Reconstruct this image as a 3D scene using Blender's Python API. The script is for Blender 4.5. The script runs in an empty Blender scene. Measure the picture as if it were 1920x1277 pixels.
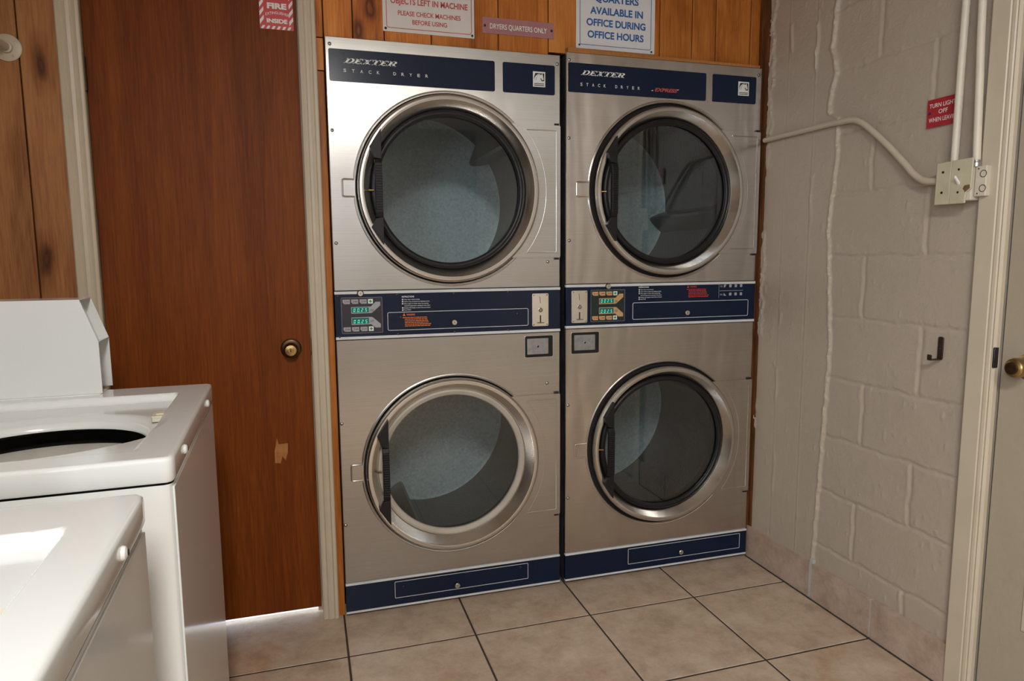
import bpy, math, random
import numpy as np
from math import sin, cos, pi, radians
from mathutils import Vector, Matrix

SC = bpy.context.scene
COL = SC.collection
random.seed(7)

# ------------------------------------------------------------------ camera
F_PX, YAW, PITCH, ROLL = 1274.28, 0.2936, 0.1209, -0.0073
CAM = Vector((-0.0904, -2.3344, 1.2526))
fw = Vector((sin(YAW) * cos(PITCH), cos(YAW) * cos(PITCH), -sin(PITCH)))
rt = Vector((cos(YAW), -sin(YAW), 0)); up = rt.cross(fw)
rt, up = rt * cos(ROLL) + up * sin(ROLL), up * cos(ROLL) - rt * sin(ROLL)
cd = bpy.data.cameras.new('camera'); cam = bpy.data.objects.new('camera', cd); COL.objects.link(cam)
cd.sensor_width = 36; cd.lens = F_PX / 1920 * 36; cd.clip_start = 0.02
cam.matrix_world = Matrix(((rt.x, up.x, -fw.x, CAM.x), (rt.y, up.y, -fw.y, CAM.y), (rt.z, up.z, -fw.z, CAM.z), (0, 0, 0, 1)))
SC.camera = cam

# ------------------------------------------------------------------ exposure, sky, lights
SC.view_settings.view_transform = 'Standard'
SC.view_settings.look = 'None'
SC.view_settings.gamma = 1
SC.view_settings.use_curve_mapping = False
SC.view_settings.exposure = 0.28
W = bpy.data.worlds.new('sky'); SC.world = W; W.use_nodes = True
bg = W.node_tree.nodes['Background']
bg.inputs[0].default_value = (0.74, 0.87, 1.0, 1); bg.inputs[1].default_value = 10.0

def area_light(name, loc, direction, sx, sy, power, color, portal=False):
    l = bpy.data.lights.new(name, 'AREA'); l.shape = 'RECTANGLE'; l.size = sx; l.size_y = sy
    l.energy = power; l.color = color
    o = bpy.data.objects.new(name, l); COL.objects.link(o); o.location = loc
    o.rotation_euler = Vector(direction).to_track_quat('-Z', 'Y').to_euler()
    if portal: l.cycles.is_portal = True
    return o
# daylight enters by a window in the left wall behind the camera; a fluorescent fitting hangs on the ceiling
area_light('window_daylight_portal', (-1.14, -3.35, 1.70), (1, 0, 0), 1.36, 1.16, 1, (1, 1, 1), portal=True)
area_light('ceiling_fitting_light', (-0.10, -3.20, 2.455), (0, 0, -1), 0.30, 1.15, 74, (1.0, 0.955, 0.90))

# ------------------------------------------------------------------ helpers
class MB:
    def __init__(s): s.v = []; s.f = []; s.mi = []; s.uv = {}
    def add(s, vs, fs, mi=0):
        b = len(s.v); s.v += [tuple(p) for p in vs]
        for f in fs: s.f.append(tuple(b + i for i in f)); s.mi.append(mi)
        return b
    def box(s, x0, x1, y0, y1, z0, z1, mi=0):
        s.add([(x0,y0,z0),(x1,y0,z0),(x1,y1,z0),(x0,y1,z0),(x0,y0,z1),(x1,y0,z1),(x1,y1,z1),(x0,y1,z1)],
              [(0,3,2,1),(4,5,6,7),(0,1,5,4),(1,2,6,5),(2,3,7,6),(3,0,4,7)], mi)
    def prism(s, poly, a, b, axis='y', mi=0):
        # polygon in the two other axes, extruded from a to b along axis
        def P(p, t):
            return {'y': (p[0], t, p[1]), 'x': (t, p[0], p[1]), 'z': (p[0], p[1], t)}[axis]
        n = len(poly); area = sum(poly[i][0]*poly[(i+1)%n][1]-poly[(i+1)%n][0]*poly[i][1] for i in range(n))
        if area < 0: poly = poly[::-1]
        vs = [P(p, a) for p in poly] + [P(p, b) for p in poly]
        lo = tuple(range(n)); hi = tuple(range(2*n-1, n-1, -1))
        side = [(i, i+n, (i+1) % n + n, (i+1) % n) for i in range(n)]
        flip = (axis == 'y') != (a > b)
        fs = [lo, hi] + side
        if not flip: fs = [f[::-1] for f in fs]
        s.add(vs, fs, mi)
    def lathe(s, prof, c, n=96, axis='y', closed=False, mi=0):
        # prof: (radius, position along axis); c: centre
        vs = []; m = len(prof)
        for i in range(n):
            a = 2*pi*i/n
            for r, h in prof:
                if axis == 'y': vs.append((c[0]+r*cos(a), c[1]+h, c[2]+r*sin(a)))
                elif axis == 'x': vs.append((c[0]+h, c[1]+r*cos(a), c[2]+r*sin(a)))
                else: vs.append((c[0]+r*cos(a), c[1]+r*sin(a), c[2]+h))
        fs = []
        for i in range(n):
            j = (i+1) % n
            for k in range(m if closed else m-1):
                l = (k+1) % m
                fs.append((i*m+k, j*m+k, j*m+l, i*m+l))
        s.add(vs, fs, mi)
    def tube(s, path, r, n=10, closed=False, mi=0, caps=True):
        P = [Vector(p) for p in path]; m = len(P); vs = []
        prev = None
        for i in range(m):
            if closed: t = P[(i+1) % m] - P[i-1]
            else: t = P[min(i+1, m-1)] - P[max(i-1, 0)]
            t.normalize()
            if prev is None:
                ref = Vector((0, 1, 0)) if abs(t.y) < .9 else Vector((1, 0, 0))
                u = t.cross(ref).normalized()
            else: u = (prev - t * prev.dot(t)).normalized()
            prev = u; w = t.cross(u)
            for k in range(n):
                a = 2*pi*k/n; vs.append(P[i] + (u*cos(a) + w*sin(a))*r)
        fs = []
        for i in range(m if closed else m-1):
            j = (i+1) % m
            for k in range(n):
                l = (k+1) % n; fs.append((i*n+k, i*n+l, j*n+l, j*n+k))
        if not closed and caps:
            fs.append(tuple(range(n))[::-1]); fs.append(tuple(range((m-1)*n, m*n)))
        s.add(vs, fs, mi)
    def ball(s, c, r, n=12, mi=0, sq=(1,1,1)):
        vs = []; fs = []
        for i in range(n+1):
            a = pi*i/n
            for k in range(n*2):
                b = 2*pi*k/(n*2); vs.append((c[0]+r*sq[0]*sin(a)*cos(b), c[1]+r*sq[1]*sin(a)*sin(b), c[2]+r*sq[2]*cos(a)))
        for i in range(n):
            for k in range(n*2):
                l = (k+1) % (n*2); fs.append((i*2*n+k, (i+1)*2*n+k, (i+1)*2*n+l, i*2*n+l))
        s.add(vs, fs, mi)

FRAME = {}     # parent name -> (location, rotation) for parts written in world coordinates
def mk(name, mb, mats, parent=None, smooth=True, angle=35, bevel=0, local=False, seg=2, recalc=False):
    me = bpy.data.meshes.new(name)
    vs = np.array(mb.v, dtype=float).reshape(-1, 3)
    if parent is not None and not local:
        M = world_of(parent).inverted(); R = np.array(M.to_3x3()); vs = vs @ R.T + np.array(M.translation)
    me.from_pydata(vs.tolist(), [], mb.f)
    if not isinstance(mats, (list, tuple)): mats = [mats]
    for m in mats: me.materials.append(m)
    if len(mats) > 1: me.polygons.foreach_set('material_index', mb.mi)
    if recalc:
        import bmesh
        bm = bmesh.new(); bm.from_mesh(me); bmesh.ops.recalc_face_normals(bm, faces=bm.faces); bm.to_mesh(me); bm.free()
    me.update(); me.validate()
    if smooth:
        me.polygons.foreach_set('use_smooth', [True]*len(me.polygons))
        me.set_sharp_from_angle(angle=radians(angle))
    o = bpy.data.objects.new(name, me); COL.objects.link(o)
    if parent is not None: o.parent = parent
    if bevel:
        b = o.modifiers.new('bevel', 'BEVEL'); b.width = bevel; b.segments = seg; b.limit_method = 'ANGLE'; b.angle_limit = radians(40)
    return o
def world_of(o):
    M = o.matrix_basis.copy()
    while o.parent is not None:
        o = o.parent; M = o.matrix_basis @ M
    return M
def tag(o, label=None, cat=None, group=None, kind=None):
    if label: o['label'] = label
    if cat: o['category'] = cat
    if group: o['group'] = group
    if kind: o['kind'] = kind
    return o
def thing(name, label, cat, loc=(0,0,0), rz=0, group=None):
    o = bpy.data.objects.new(name, None); COL.objects.link(o); o.location = loc; o.rotation_euler = (0,0,rz)
    o.empty_display_size = .1
    return tag(o, label, cat, group)
def struct(name, mb, mats, **k):
    return tag(mk(name, mb, mats, **k), kind='structure')
def rrect(x0, x1, z0, z1, r, n=5):
    out = []
    for cx, cz, a0 in ((x1-r, z1-r, 0), (x0+r, z1-r, 90), (x0+r, z0+r, 180), (x1-r, z0+r, 270)):
        for i in range(n+1):
            a = radians(a0 + 90*i/n); out.append((cx+r*cos(a), cz+r*sin(a)))
    return out
def frame_strip(mb, x0, x1, z0, z1, w, r, ya, yb, mi=0, plane='y'):
    A = rrect(x0, x1, z0, z1, r); B = rrect(x0+w, x1-w, z0+w, z1-w, max(r-w, .0003)); n = len(A)
    for i in range(n):
        j = (i+1) % n
        mb.prism([A[i], A[j], B[j], B[i]], ya, yb, plane, mi)

# lettering ------------------------------------------------------------
_tc = {}
def glyphs(text, bold=0.0, spacing=1.0):
    key = (text, bold, spacing)
    if key not in _tc:
        c = bpy.data.curves.new('lettering_source', 'FONT'); c.body = text; c.offset = bold; c.space_character = spacing
        c.resolution_u = 4
        o = bpy.data.objects.new('lettering_source', c); COL.objects.link(o)
        dg = bpy.context.evaluated_depsgraph_get(); dg.update()
        me = bpy.data.meshes.new_from_object(o.evaluated_get(dg))
        vs = np.array([v.co[:] for v in me.vertices]).reshape(-1, 3); fs = [tuple(p.vertices) for p in me.polygons]
        bpy.data.objects.remove(o); bpy.data.curves.remove(c); bpy.data.meshes.remove(me)
        _tc[key] = (vs, fs)
    return _tc[key]
def text(mb, s, x0, x1, z0, cap, y, plane='y', bold=0.0, spacing=1.0, shear=0.0, warp=0.0, slope=0.0, mi=0):
    # fits the text between x0 and x1 (x0 is the reader's left), baseline z0, capital height cap
    vs, fs = glyphs(s, bold, spacing)
    if not len(vs): return
    capu = 0.729 if True else 1
    a, b = vs[:, 0].min(), vs[:, 0].max()
    out = []
    for px, py, pz in vs:
        t = (px - a)/(b - a); z = py/capu*cap
        x = x0 + (x1-x0)*t + shear*z*(1 if x1 > x0 else -1)
        z = z0 + z + warp*(1 - (2*t-1)**2) + slope*t
        out.append((x, y, z) if plane == 'y' else (y, x, z))
    mb.add(out, fs, mi)

# ------------------------------------------------------------------ materials
def new_mat(name):
    m = bpy.data.materials.new(name); m.use_nodes = True; nt = m.node_tree
    b = nt.nodes['Principled BSDF']; return m, nt, b
def N(nt, t, **k):
    n = nt.nodes.new(t)
    for a, v in k.items():
        if a.startswith('i_'):
            key = a[2:]; key = int(key) if key.isdigit() else key.replace('_', ' ')
            n.inputs[key].default_value = v
        else: setattr(n, a, v)
    return n
def ramp(nt, stops, interp='LINEAR'):
    r = nt.nodes.new('ShaderNodeValToRGB'); e = r.color_ramp.elements; r.color_ramp.interpolation = interp
    while len(e) < len(stops): e.new(0.5)
    for i, (p, c) in enumerate(stops):
        e[i].position = p; e[i].color = (*c, 1) if len(c) == 3 else c
    return r
def coords(nt, scale=(1,1,1), kind='Object', rot=(0,0,0)):
    t = N(nt, 'ShaderNodeTexCoord'); m = N(nt, 'ShaderNodeMapping'); m.inputs['Scale'].default_value = scale
    m.inputs['Rotation'].default_value = rot
    nt.links.new(t.outputs[kind], m.inputs[0]); return m
def noise(nt, vec, scale, detail=4, rough=.5, dist=0):
    n = N(nt, 'ShaderNodeTexNoise'); n.inputs['Scale'].default_value = scale; n.inputs['Detail'].default_value = detail
    n.inputs['Roughness'].default_value = rough; n.inputs['Distortion'].default_value = dist
    nt.links.new(vec.outputs[0], n.inputs['Vector']); return n
def bump(nt, b, src, strength, dist=.01, prev=None):
    n = N(nt, 'ShaderNodeBump'); n.inputs['Strength'].default_value = strength; n.inputs['Distance'].default_value = dist
    nt.links.new(src, n.inputs['Height'])
    if prev: nt.links.new(prev.outputs[0], n.inputs['Normal'])
    nt.links.new(n.outputs[0], b.inputs['Normal']); return n
def simple(name, col, rough=.5, metal=0, coat=0, spec=.5, emit=None, es=0, vary=.08, vs=18, bmp=0):
    m, nt, b = new_mat(name)
    b.inputs['Roughness'].default_value = rough; b.inputs['Metallic'].default_value = metal
    b.inputs['Coat Weight'].default_value = coat; b.inputs['Coat Roughness'].default_value = .08
    b.inputs['Specular IOR Level'].default_value = spec
    v = coords(nt); n = noise(nt, v, vs, 3)
    r = ramp(nt, [(0.3, tuple(c*(1-vary) for c in col)), (0.7, tuple(min(1, c*(1+vary)) for c in col))])
    nt.links.new(n.outputs['Fac'], r.inputs[0]); nt.links.new(r.outputs[0], b.inputs['Base Color'])
    if bmp: bump(nt, b, n.outputs['Fac'], bmp, .002)
    if emit: b.inputs['Emission Color'].default_value = (*emit, 1); b.inputs['Emission Strength'].default_value = es
    return m
def steel(name, col, rough, aniso=.6, wave=.03, wscale=3.0, streak=.06):
    m, nt, b = new_mat(name)
    b.inputs['Metallic'].default_value = 1; b.inputs['Anisotropic'].default_value = aniso
    v = coords(nt, (1.5, 1.5, 160)); n = noise(nt, v, 3, 3, .6)
    r = ramp(nt, [(.3, tuple(c*(1-streak) for c in col)), (.7, tuple(c*(1+streak) for c in col))])
    nt.links.new(n.outputs['Fac'], r.inputs[0])
    v3 = coords(nt, (1, 1, 1)); n3 = noise(nt, v3, 5, 5, .65)
    mx = N(nt, 'ShaderNodeMix', data_type='RGBA', blend_type='MULTIPLY'); mx.inputs['Factor'].default_value = .5
    r3 = ramp(nt, [(.3, (.88, .86, .84)), (.65, (1, 1, 1))]); nt.links.new(n3.outputs['Fac'], r3.inputs[0])
    nt.links.new(r.outputs[0], mx.inputs['A']); nt.links.new(r3.outputs[0], mx.inputs['B'])
    nt.links.new(mx.outputs['Result'], b.inputs['Base Color'])
    rr = N(nt, 'ShaderNodeMapRange'); rr.inputs['To Min'].default_value = rough*.85; rr.inputs['To Max'].default_value = rough*1.2
    nt.links.new(n3.outputs['Fac'], rr.inputs[0]); nt.links.new(rr.outputs[0], b.inputs['Roughness'])
    tg = N(nt, 'ShaderNodeTangent', direction_type='RADIAL', axis='Z'); nt.links.new(tg.outputs[0], b.inputs['Tangent'])
    v2 = coords(nt, (wscale, wscale, wscale*.25)); n2 = noise(nt, v2, 1.6, 2, .5, .6)
    bump(nt, b, n2.outputs['Fac'], wave, .1)
    return m

M_ST1 = steel('brushed_stainless', (.52, .51, .49), .30, .75, .03, 2.0)
M_ST2 = steel('brushed_stainless_darker', (.58, .55, .515), .24, .75, .13, 3.4, .05)
M_RING = steel('polished_ring_steel', (.64, .625, .60), .20, .0, .01, 2, .02)
M_CHROME = simple('bright_plated_metal', (.78, .77, .74), .22, 1, vary=.05)
M_GALV = simple('galvanised_sheet', (.20, .20, .20), .45, .8, vary=.3, vs=30)
M_CABIN = simple('dark_cabinet_sheet', (.10, .10, .10), .5, .6, vary=.4, vs=12)
M_NAVY = simple('navy_enamel', (.0018, .0095, .034), .22, 0, 0, .35, vary=.12, vs=6)
M_BLACK = simple('black_plastic', (.010, .010, .011), .45, spec=.3)
M_RUBBER = simple('black_rubber', (.008, .008, .009), .40, spec=.35)
M_BEIGEG = simple('grey_beige_gasket', (.42, .38, .32), .5, vary=.1, vs=9)
M_WHITELINE = simple('pale_trim_line', (.62, .64, .66), .4)
M_WHITE = simple('white_print', (.75, .76, .75), .5)
M_GREYP = simple('silver_grey_print', (.33, .35, .38), .5)
M_TANP = simple('tan_print', (.55, .34, .16), .5)
M_DARKP = simple('dark_keypad', (.018, .016, .026), .35)
M_DARKP2 = simple('dark_green_keypad', (.010, .022, .022), .35)
M_SCREEN = simple('teal_display_glass', (.02, .13, .12), .2)
M_LED = simple('lit_digits', (.1, .8, .6), .4, emit=(.12, 1.0, .75), es=1.1)
M_GREEN = simple('green_print', (.02, .28, .08), .5)
M_ORANGE = simple('orange_print', (.62, .16, .02), .5)
M_REDP = simple('red_print', (.5, .035, .03), .5)
M_SCREW = simple('zinc_screw', (.45, .44, .42), .3, 1)
M_DSCREW = simple('blackened_screw', (.03, .03, .035), .4, .6)
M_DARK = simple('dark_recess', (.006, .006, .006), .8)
M_WASHER = simple('white_enamel', (.68, .70, .695), .16, 0, .3, vary=.015, vs=3)
M_CREAMP = simple('cream_plastic', (.62, .58, .45), .4)
M_TUB = simple('tub_ring_plastic', (.50, .48, .42), .5)
M_TRIM = simple('beige_trim_paint', (.53, .462, .355), .38, vary=.04, vs=8, bmp=.05)
M_PIPE = simple('painted_conduit', (.50, .43, .335), .42, vary=.03, vs=20, bmp=.05)
M_PIPEW = simple('pale_painted_conduit', (.64, .59, .49), .42, vary=.03, vs=20, bmp=.05)
M_IVORY = simple('ivory_cover_plate', (.50, .47, .33), .4, vary=.08, vs=25)
M_PALEBOX = simple('pale_steel_box', (.62, .56, .46), .45)
M_BRASS = simple('aged_brass', (.42, .29, .12), .28, 1, vary=.35, vs=40)
M_BRONZE = simple('dark_bronze', (.09, .055, .03), .35, .9, vary=.3, vs=40)
M_HINGE = simple('brown_hinge_metal', (.06, .04, .028), .45, .7)
M_REDSIGN = simple('red_sign_plastic', (.36, .012, .02), .35)
M_REDSTK = simple('red_sticker', (.52, .02, .03), .4)
M_SIGNW = simple('white_sign_plate', (.66, .62, .60), .35, vary=.02)
M_SIGNB = simple('cool_white_sign_plate', (.70, .70, .72), .35, vary=.02)
M_REDT = simple('faded_red_lettering', (.48, .08, .065), .5)
M_BLUET = simple('blue_lettering', (.015, .11, .36), .5)
M_MAUVE = simple('mauve_plastic', (.36, .165, .175), .35)
M_GROUT = simple('dark_grout', (.035, .03, .027), .8, vary=.4, vs=30)
M_PGROUT = simple('pale_grout', (.42, .44, .42), .7)
M_CEIL = simple('ceiling_paint', (.62, .58, .52), .8)
M_CONC = simple('outdoor_concrete', (.78, .78, .80), .8)
M_LENS = simple('fitting_lens', (.8, .8, .8), .5)

def glass_mat():
    m = bpy.data.materials.new('door_glass'); m.use_nodes = True; nt = m.node_tree; nt.nodes.clear()
    out = N(nt, 'ShaderNodeOutputMaterial'); mix = N(nt, 'ShaderNodeMixShader')
    tr = N(nt, 'ShaderNodeBsdfTransparent'); gl = N(nt, 'ShaderNodeBsdfGlossy'); fr = N(nt, 'ShaderNodeFresnel')
    fr.inputs['IOR'].default_value = 1.52; gl.inputs['Roughness'].default_value = .01
    v = coords(nt); n = noise(nt, v, 3, 3); r = ramp(nt, [(.3, (.86, .90, .92)), (.7, (.90, .94, .95))])
    nt.links.new(n.outputs['Fac'], r.inputs[0]); nt.links.new(r.outputs[0], tr.inputs[0])
    nt.links.new(fr.outputs[0], mix.inputs[0]); nt.links.new(tr.outputs[0], mix.inputs[1]); nt.links.new(gl.outputs[0], mix.inputs[2])
    nt.links.new(mix.outputs[0], out.inputs[0]); return m
M_GLASS = glass_mat()

def drum_mat():
    m, nt, b = new_mat('perforated_drum_steel')
    t = N(nt, 'ShaderNodeUVMap', uv_map='UVMap'); mp = N(nt, 'ShaderNodeMapping'); mp.inputs['Rotation'].default_value = (0, 0, radians(45))
    mp.inputs['Scale'].default_value = (112, 112, 112); nt.links.new(t.outputs[0], mp.inputs[0])
    vo = N(nt, 'ShaderNodeTexVoronoi', voronoi_dimensions='2D'); vo.inputs['Scale'].default_value = 1; vo.inputs['Randomness'].default_value = 0
    nt.links.new(mp.outputs[0], vo.inputs['Vector'])
    r = ramp(nt, [(.28, (.006, .006, .006)), (.36, (.19, .18, .165))])
    nt.links.new(vo.outputs['Distance'], r.inputs[0]); nt.links.new(r.outputs[0], b.inputs['Base Color'])
    b.inputs['Metallic'].default_value = .55; b.inputs['Roughness'].default_value = .42
    bump(nt, b, vo.outputs['Distance'], .3, .003); return m
M_DRUM = drum_mat()
def spangle():
    m, nt, b = new_mat('galvanised_back_plate')
    v = coords(nt); vo = N(nt, 'ShaderNodeTexVoronoi'); vo.inputs['Scale'].default_value = 90; nt.links.new(v.outputs[0], vo.inputs['Vector'])
    n = noise(nt, v, 120, 4, .7)
    mx = N(nt, 'ShaderNodeMix', data_type='RGBA'); mx.inputs['Factor'].default_value = .6
    nt.links.new(vo.outputs['Color'], mx.inputs['A']); nt.links.new(n.outputs['Fac'], mx.inputs['B'])
    bw = N(nt, 'ShaderNodeRGBToBW'); nt.links.new(mx.outputs['Result'], bw.inputs[0])
    r = ramp(nt, [(.25, (.36, .42, .42)), (.75, (.52, .585, .58))]); nt.links.new(bw.outputs[0], r.inputs[0])
    nt.links.new(r.outputs[0], b.inputs['Base Color'])
    b.inputs['Metallic'].default_value = .35; b.inputs['Roughness'].default_value = .55; return m
M_BACK = spangle()
M_BAFFLE = simple('baffle_steel', (.14, .14, .135), .35, .7)

def wood(name, stops, sx, sz, knots=True, rough=.45, dist=1.2, coat=.0, fine=.35):
    m, nt, b = new_mat(name)
    at = N(nt, 'ShaderNodeAttribute', attribute_name='board'); mul = N(nt, 'ShaderNodeMath', operation='MULTIPLY'); mul.inputs[1].default_value = 37.0
    nt.links.new(at.outputs['Fac'], mul.inputs[0])
    cmb = N(nt, 'ShaderNodeCombineXYZ'); nt.links.new(mul.outputs[0], cmb.inputs[0]); nt.links.new(mul.outputs[0], cmb.inputs[2])
    v = coords(nt, (sx, sx, sz)); ad = N(nt, 'ShaderNodeVectorMath', operation='ADD')
    nt.links.new(v.outputs[0], ad.inputs[0]); nt.links.new(cmb.outputs[0], ad.inputs[1])
    n = noise(nt, ad, 1.0, 7, .6, dist)
    vf = coords(nt, (160, 160, 7)); nf = noise(nt, vf, 1.0, 4, .6)
    mixn = N(nt, 'ShaderNodeMix', data_type='FLOAT'); mixn.inputs['Factor'].default_value = fine
    nt.links.new(n.outputs['Fac'], mixn.inputs['A']); nt.links.new(nf.outputs['Fac'], mixn.inputs['B'])
    r = ramp(nt, stops); nt.links.new(mixn.outputs['Result'], r.inputs[0])
    last = r.outputs[0]
    if knots:
        vk = coords(nt, (6.5, 6.5, 2.6)); ad2 = N(nt, 'ShaderNodeVectorMath', operation='ADD')
        nz = noise(nt, coords(nt, (6, 6, 4)), 1, 3); sc = N(nt, 'ShaderNodeVectorMath', operation='SCALE'); sc.inputs['Scale'].default_value = .35
        nt.links.new(nz.outputs['Color'], sc.inputs[0]); nt.links.new(vk.outputs[0], ad2.inputs[0]); nt.links.new(sc.outputs[0], ad2.inputs[1])
        vo = N(nt, 'ShaderNodeTexVoronoi'); vo.inputs['Scale'].default_value = 1.0; nt.links.new(ad2.outputs[0], vo.inputs['Vector'])
        rk = ramp(nt, [(.0, (.30, .22, .18)), (.06, (.45, .36, .30)), (.085, (.12, .07, .05)), (.16, (.72, .62, .55)), (.3, (1, 1, 1))])
        nt.links.new(vo.outputs['Distance'], rk.inputs[0])
        mx = N(nt, 'ShaderNodeMix', data_type='RGBA', blend_type='MULTIPLY'); mx.inputs['Factor'].default_value = .9
        nt.links.new(last, mx.inputs['A']); nt.links.new(rk.outputs[0], mx.inputs['B']); last = mx.outputs['Result']
    bt = N(nt, 'ShaderNodeMapRange'); bt.inputs['To Min'].default_value = .70; bt.inputs['To Max'].default_value = 1.15; nt.links.new(at.outputs['Fac'], bt.inputs[0])
    tm = N(nt, 'ShaderNodeVectorMath', operation='SCALE'); nt.links.new(last, tm.inputs[0]); nt.links.new(bt.outputs[0], tm.inputs['Scale']); last = tm.outputs[0]
    nt.links.new(last, b.inputs['Base Color'])
    b.inputs['Roughness'].default_value = rough; b.inputs['Coat Weight'].default_value = coat; b.inputs['Coat Roughness'].default_value = .25; b.inputs['Specular IOR Level'].default_value = .22
    bump(nt, b, mixn.outputs['Result'], .12, .004)
    return m
M_PANEL = wood('knotty_panelling', [(.30, (.15, .038, .007)), (.42, (.40, .118, .020)), (.54, (.58, .200, .038)), (.70, (.72, .31, .080))], 7, .9)
M_PANELL = wood('faded_knotty_panelling', [(.30, (.13, .045, .016)), (.42, (.30, .120, .042)), (.54, (.44, .195, .072)), (.70, (.56, .29, .125))], 7, .9)
M_DOORW = wood('red_brown_door_veneer', [(.25, (.07, .014, .0025)), (.45, (.150, .034, .0040)), (.6, (.205, .053, .0060)), (.8, (.285, .086, .011))], 10, .55, False, .50, .6, 0, .45)
M_DOORW.node_tree.nodes['Principled BSDF'].inputs['Specular IOR Level'].default_value = .14
M_STRIPW = wood('rough_wood_strip', [(.32, (.035, .014, .006)), (.5, (.16, .058, .018)), (.68, (.30, .12, .04))], 30, 2.5, False, .6)
M_RAWW = wood('pale_raw_wood', [(.3, (.42, .16, .04)), (.6, (.60, .27, .09)), (.8, (.7, .36, .14))], 2, 20, False, .6)

def wall_paint(name, col, b1=.35, rough=.42):
    m, nt, b = new_mat(name)
    v = coords(nt); n = noise(nt, v, 1.2, 3); r = ramp(nt, [(.3, tuple(c*.94 for c in col)), (.7, tuple(c*1.05 for c in col))])
    nt.links.new(n.outputs['Fac'], r.inputs[0]); nt.links.new(r.outputs[0], b.inputs['Base Color']); b.inputs['Roughness'].default_value = rough
    n1 = noise(nt, v, 140, 5, .6); p = bump(nt, b, n1.outputs['Fac'], b1, .003)
    n2 = noise(nt, v, 22, 3, .5); bump(nt, b, n2.outputs['Fac'], .25, .008, p); return m
M_WALL = wall_paint('beige_block_paint', (.415, .350, .280))
M_WALL2 = wall_paint('beige_wall_paint', (.46, .40, .32), .2)
M_WALL3 = wall_paint('taupe_wall_paint', (.36, .33, .30), .2)
M_DOORP = wall_paint('painted_door', (.38, .325, .25), .15, .4)

def tile_mat(name, c0, c1, c2):
    m, nt, b = new_mat(name)
    at = N(nt, 'ShaderNodeAttribute', attribute_name='board'); mul = N(nt, 'ShaderNodeMath', operation='MULTIPLY'); mul.inputs[1].default_value = 53.0
    nt.links.new(at.outputs['Fac'], mul.inputs[0])
    v = coords(nt, (1, 1, 1)); ad = N(nt, 'ShaderNodeVectorMath', operation='ADD')
    nt.links.new(v.outputs[0], ad.inputs[0]); nt.links.new(mul.outputs[0], ad.inputs[1])
    n = noise(nt, ad, 11, 10, .75, .15); r = ramp(nt, [(.32, c0), (.5, c1), (.68, c2)]); nt.links.new(n.outputs['Fac'], r.inputs[0])
    n2 = noise(nt, ad, 3.2, 3, .5, 1.0); r2 = ramp(nt, [(.58, (1, 1, 1)), (.75, (1.0, .86, .76))]); nt.links.new(n2.outputs['Fac'], r2.inputs[0])
    mx = N(nt, 'ShaderNodeMix', data_type='RGBA', blend_type='MULTIPLY'); mx.inputs['Factor'].default_value = 1
    nt.links.new(r.outputs[0], mx.inputs['A']); nt.links.new(r2.outputs[0], mx.inputs['B']); nt.links.new(mx.outputs['Result'], b.inputs['Base Color'])
    b.inputs['Roughness'].default_value = .40
    bump(nt, b, n.outputs['Fac'], .12, .004); return m
M_TILE = tile_mat('mottled_tan_tile', (.34, .25, .175), (.45, .345, .255), (.55, .445, .345))
M_BTILE = tile_mat('mottled_skirting_tile', (.30, .215, .16), (.41, .31, .245), (.50, .39, .32))

def board_attr(o, vals):
    a = o.data.attributes.new('board', 'FLOAT', 'FACE'); a.data.foreach_set('value', vals)

# ------------------------------------------------------------------ the room
XR = 1.652; XL = -1.12; YF = -4.6; ZC = 2.55; YW = 0.02
T = .4156; TX = -.0085; TY = -.2475; AN = .0034
mb = MB(); vals = []
mb.box(XL, XR+.02, YF, .10, -.05, -.0015, 1); vals += [0]*6
g = .0032
for i in range(-3, 5):
    for j in range(-11, 2):
        x0 = TX + i*T + g; x1 = TX + (i+1)*T - g; y0 = TY + j*T + g; y1 = TY + (j+1)*T - g
        x0 = max(x0, XL); x1 = min(x1, XR); y0 = max(y0, YF); y1 = min(y1, .10)
        if x1-x0 < .01 or y1-y0 < .01: continue
        rv = random.random(); sh = AN
        P = [(x0+sh*y0*0, y0+sh*(x0)), (x1, y0+sh*x1), (x1, y1+sh*x1), (x0, y1+sh*x0)]
        e = .0022
        Q = [(P[0][0]+e, P[0][1]+e), (P[1][0]-e, P[1][1]+e), (P[2][0]-e, P[2][1]-e), (P[3][0]+e, P[3][1]-e)]
        vs = [(*p, -.0015) for p in P] + [(*p, 0) for p in Q]
        mb.add(vs, [(4,5,6,7), (0,1,5,4), (1,2,6,5), (2,3,7,6), (3,0,4,7)], 0); vals += [rv]*5
fl = struct('floor', mb, [M_TILE, M_GROUT], smooth=False); board_attr(fl, vals)

# wood panelled back wall with openings for the door and the two dryers
def plank(mb, vals, x0, x1, z0, z1, mi, th=.014):
    r = random.random(); n0 = len(mb.f)
    mb.add([(x0,YW,z0),(x1,YW,z0),(x1,YW,z1),(x0,YW,z1),(x0-.000,YW+th,z0),(x1,YW+th,z0),(x1,YW+th,z1),(x0,YW+th,z1),
            (x0+.003,YW-.0015,z0),(x1-.003,YW-.0015,z0),(x1-.003,YW-.0015,z1),(x0+.003,YW-.0015,z1)],
           [(8,9,10,11),(0,8,11,3),(9,1,2,10),(0,3,7,4),(1,5,6,2),(3,2,6,7),(0,4,5,1)], mi)
    vals.extend([r]*(len(mb.f)-n0))
def wall_piece(planks, back):
    mb = MB(); vals = []
    for p in planks: plank(mb, vals, *p)
    x0, x1, z0, z1 = back; mb.box(x0, x1, YW+.012, YW+.10, z0, z1, 2); vals += [0]*6
    o = struct('wall_back', mb, [M_PANEL, M_PANELL, M_DARK], smooth=False); board_attr(o, vals)
gl = [XL, -1.03, -.849, -.70]
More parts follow.
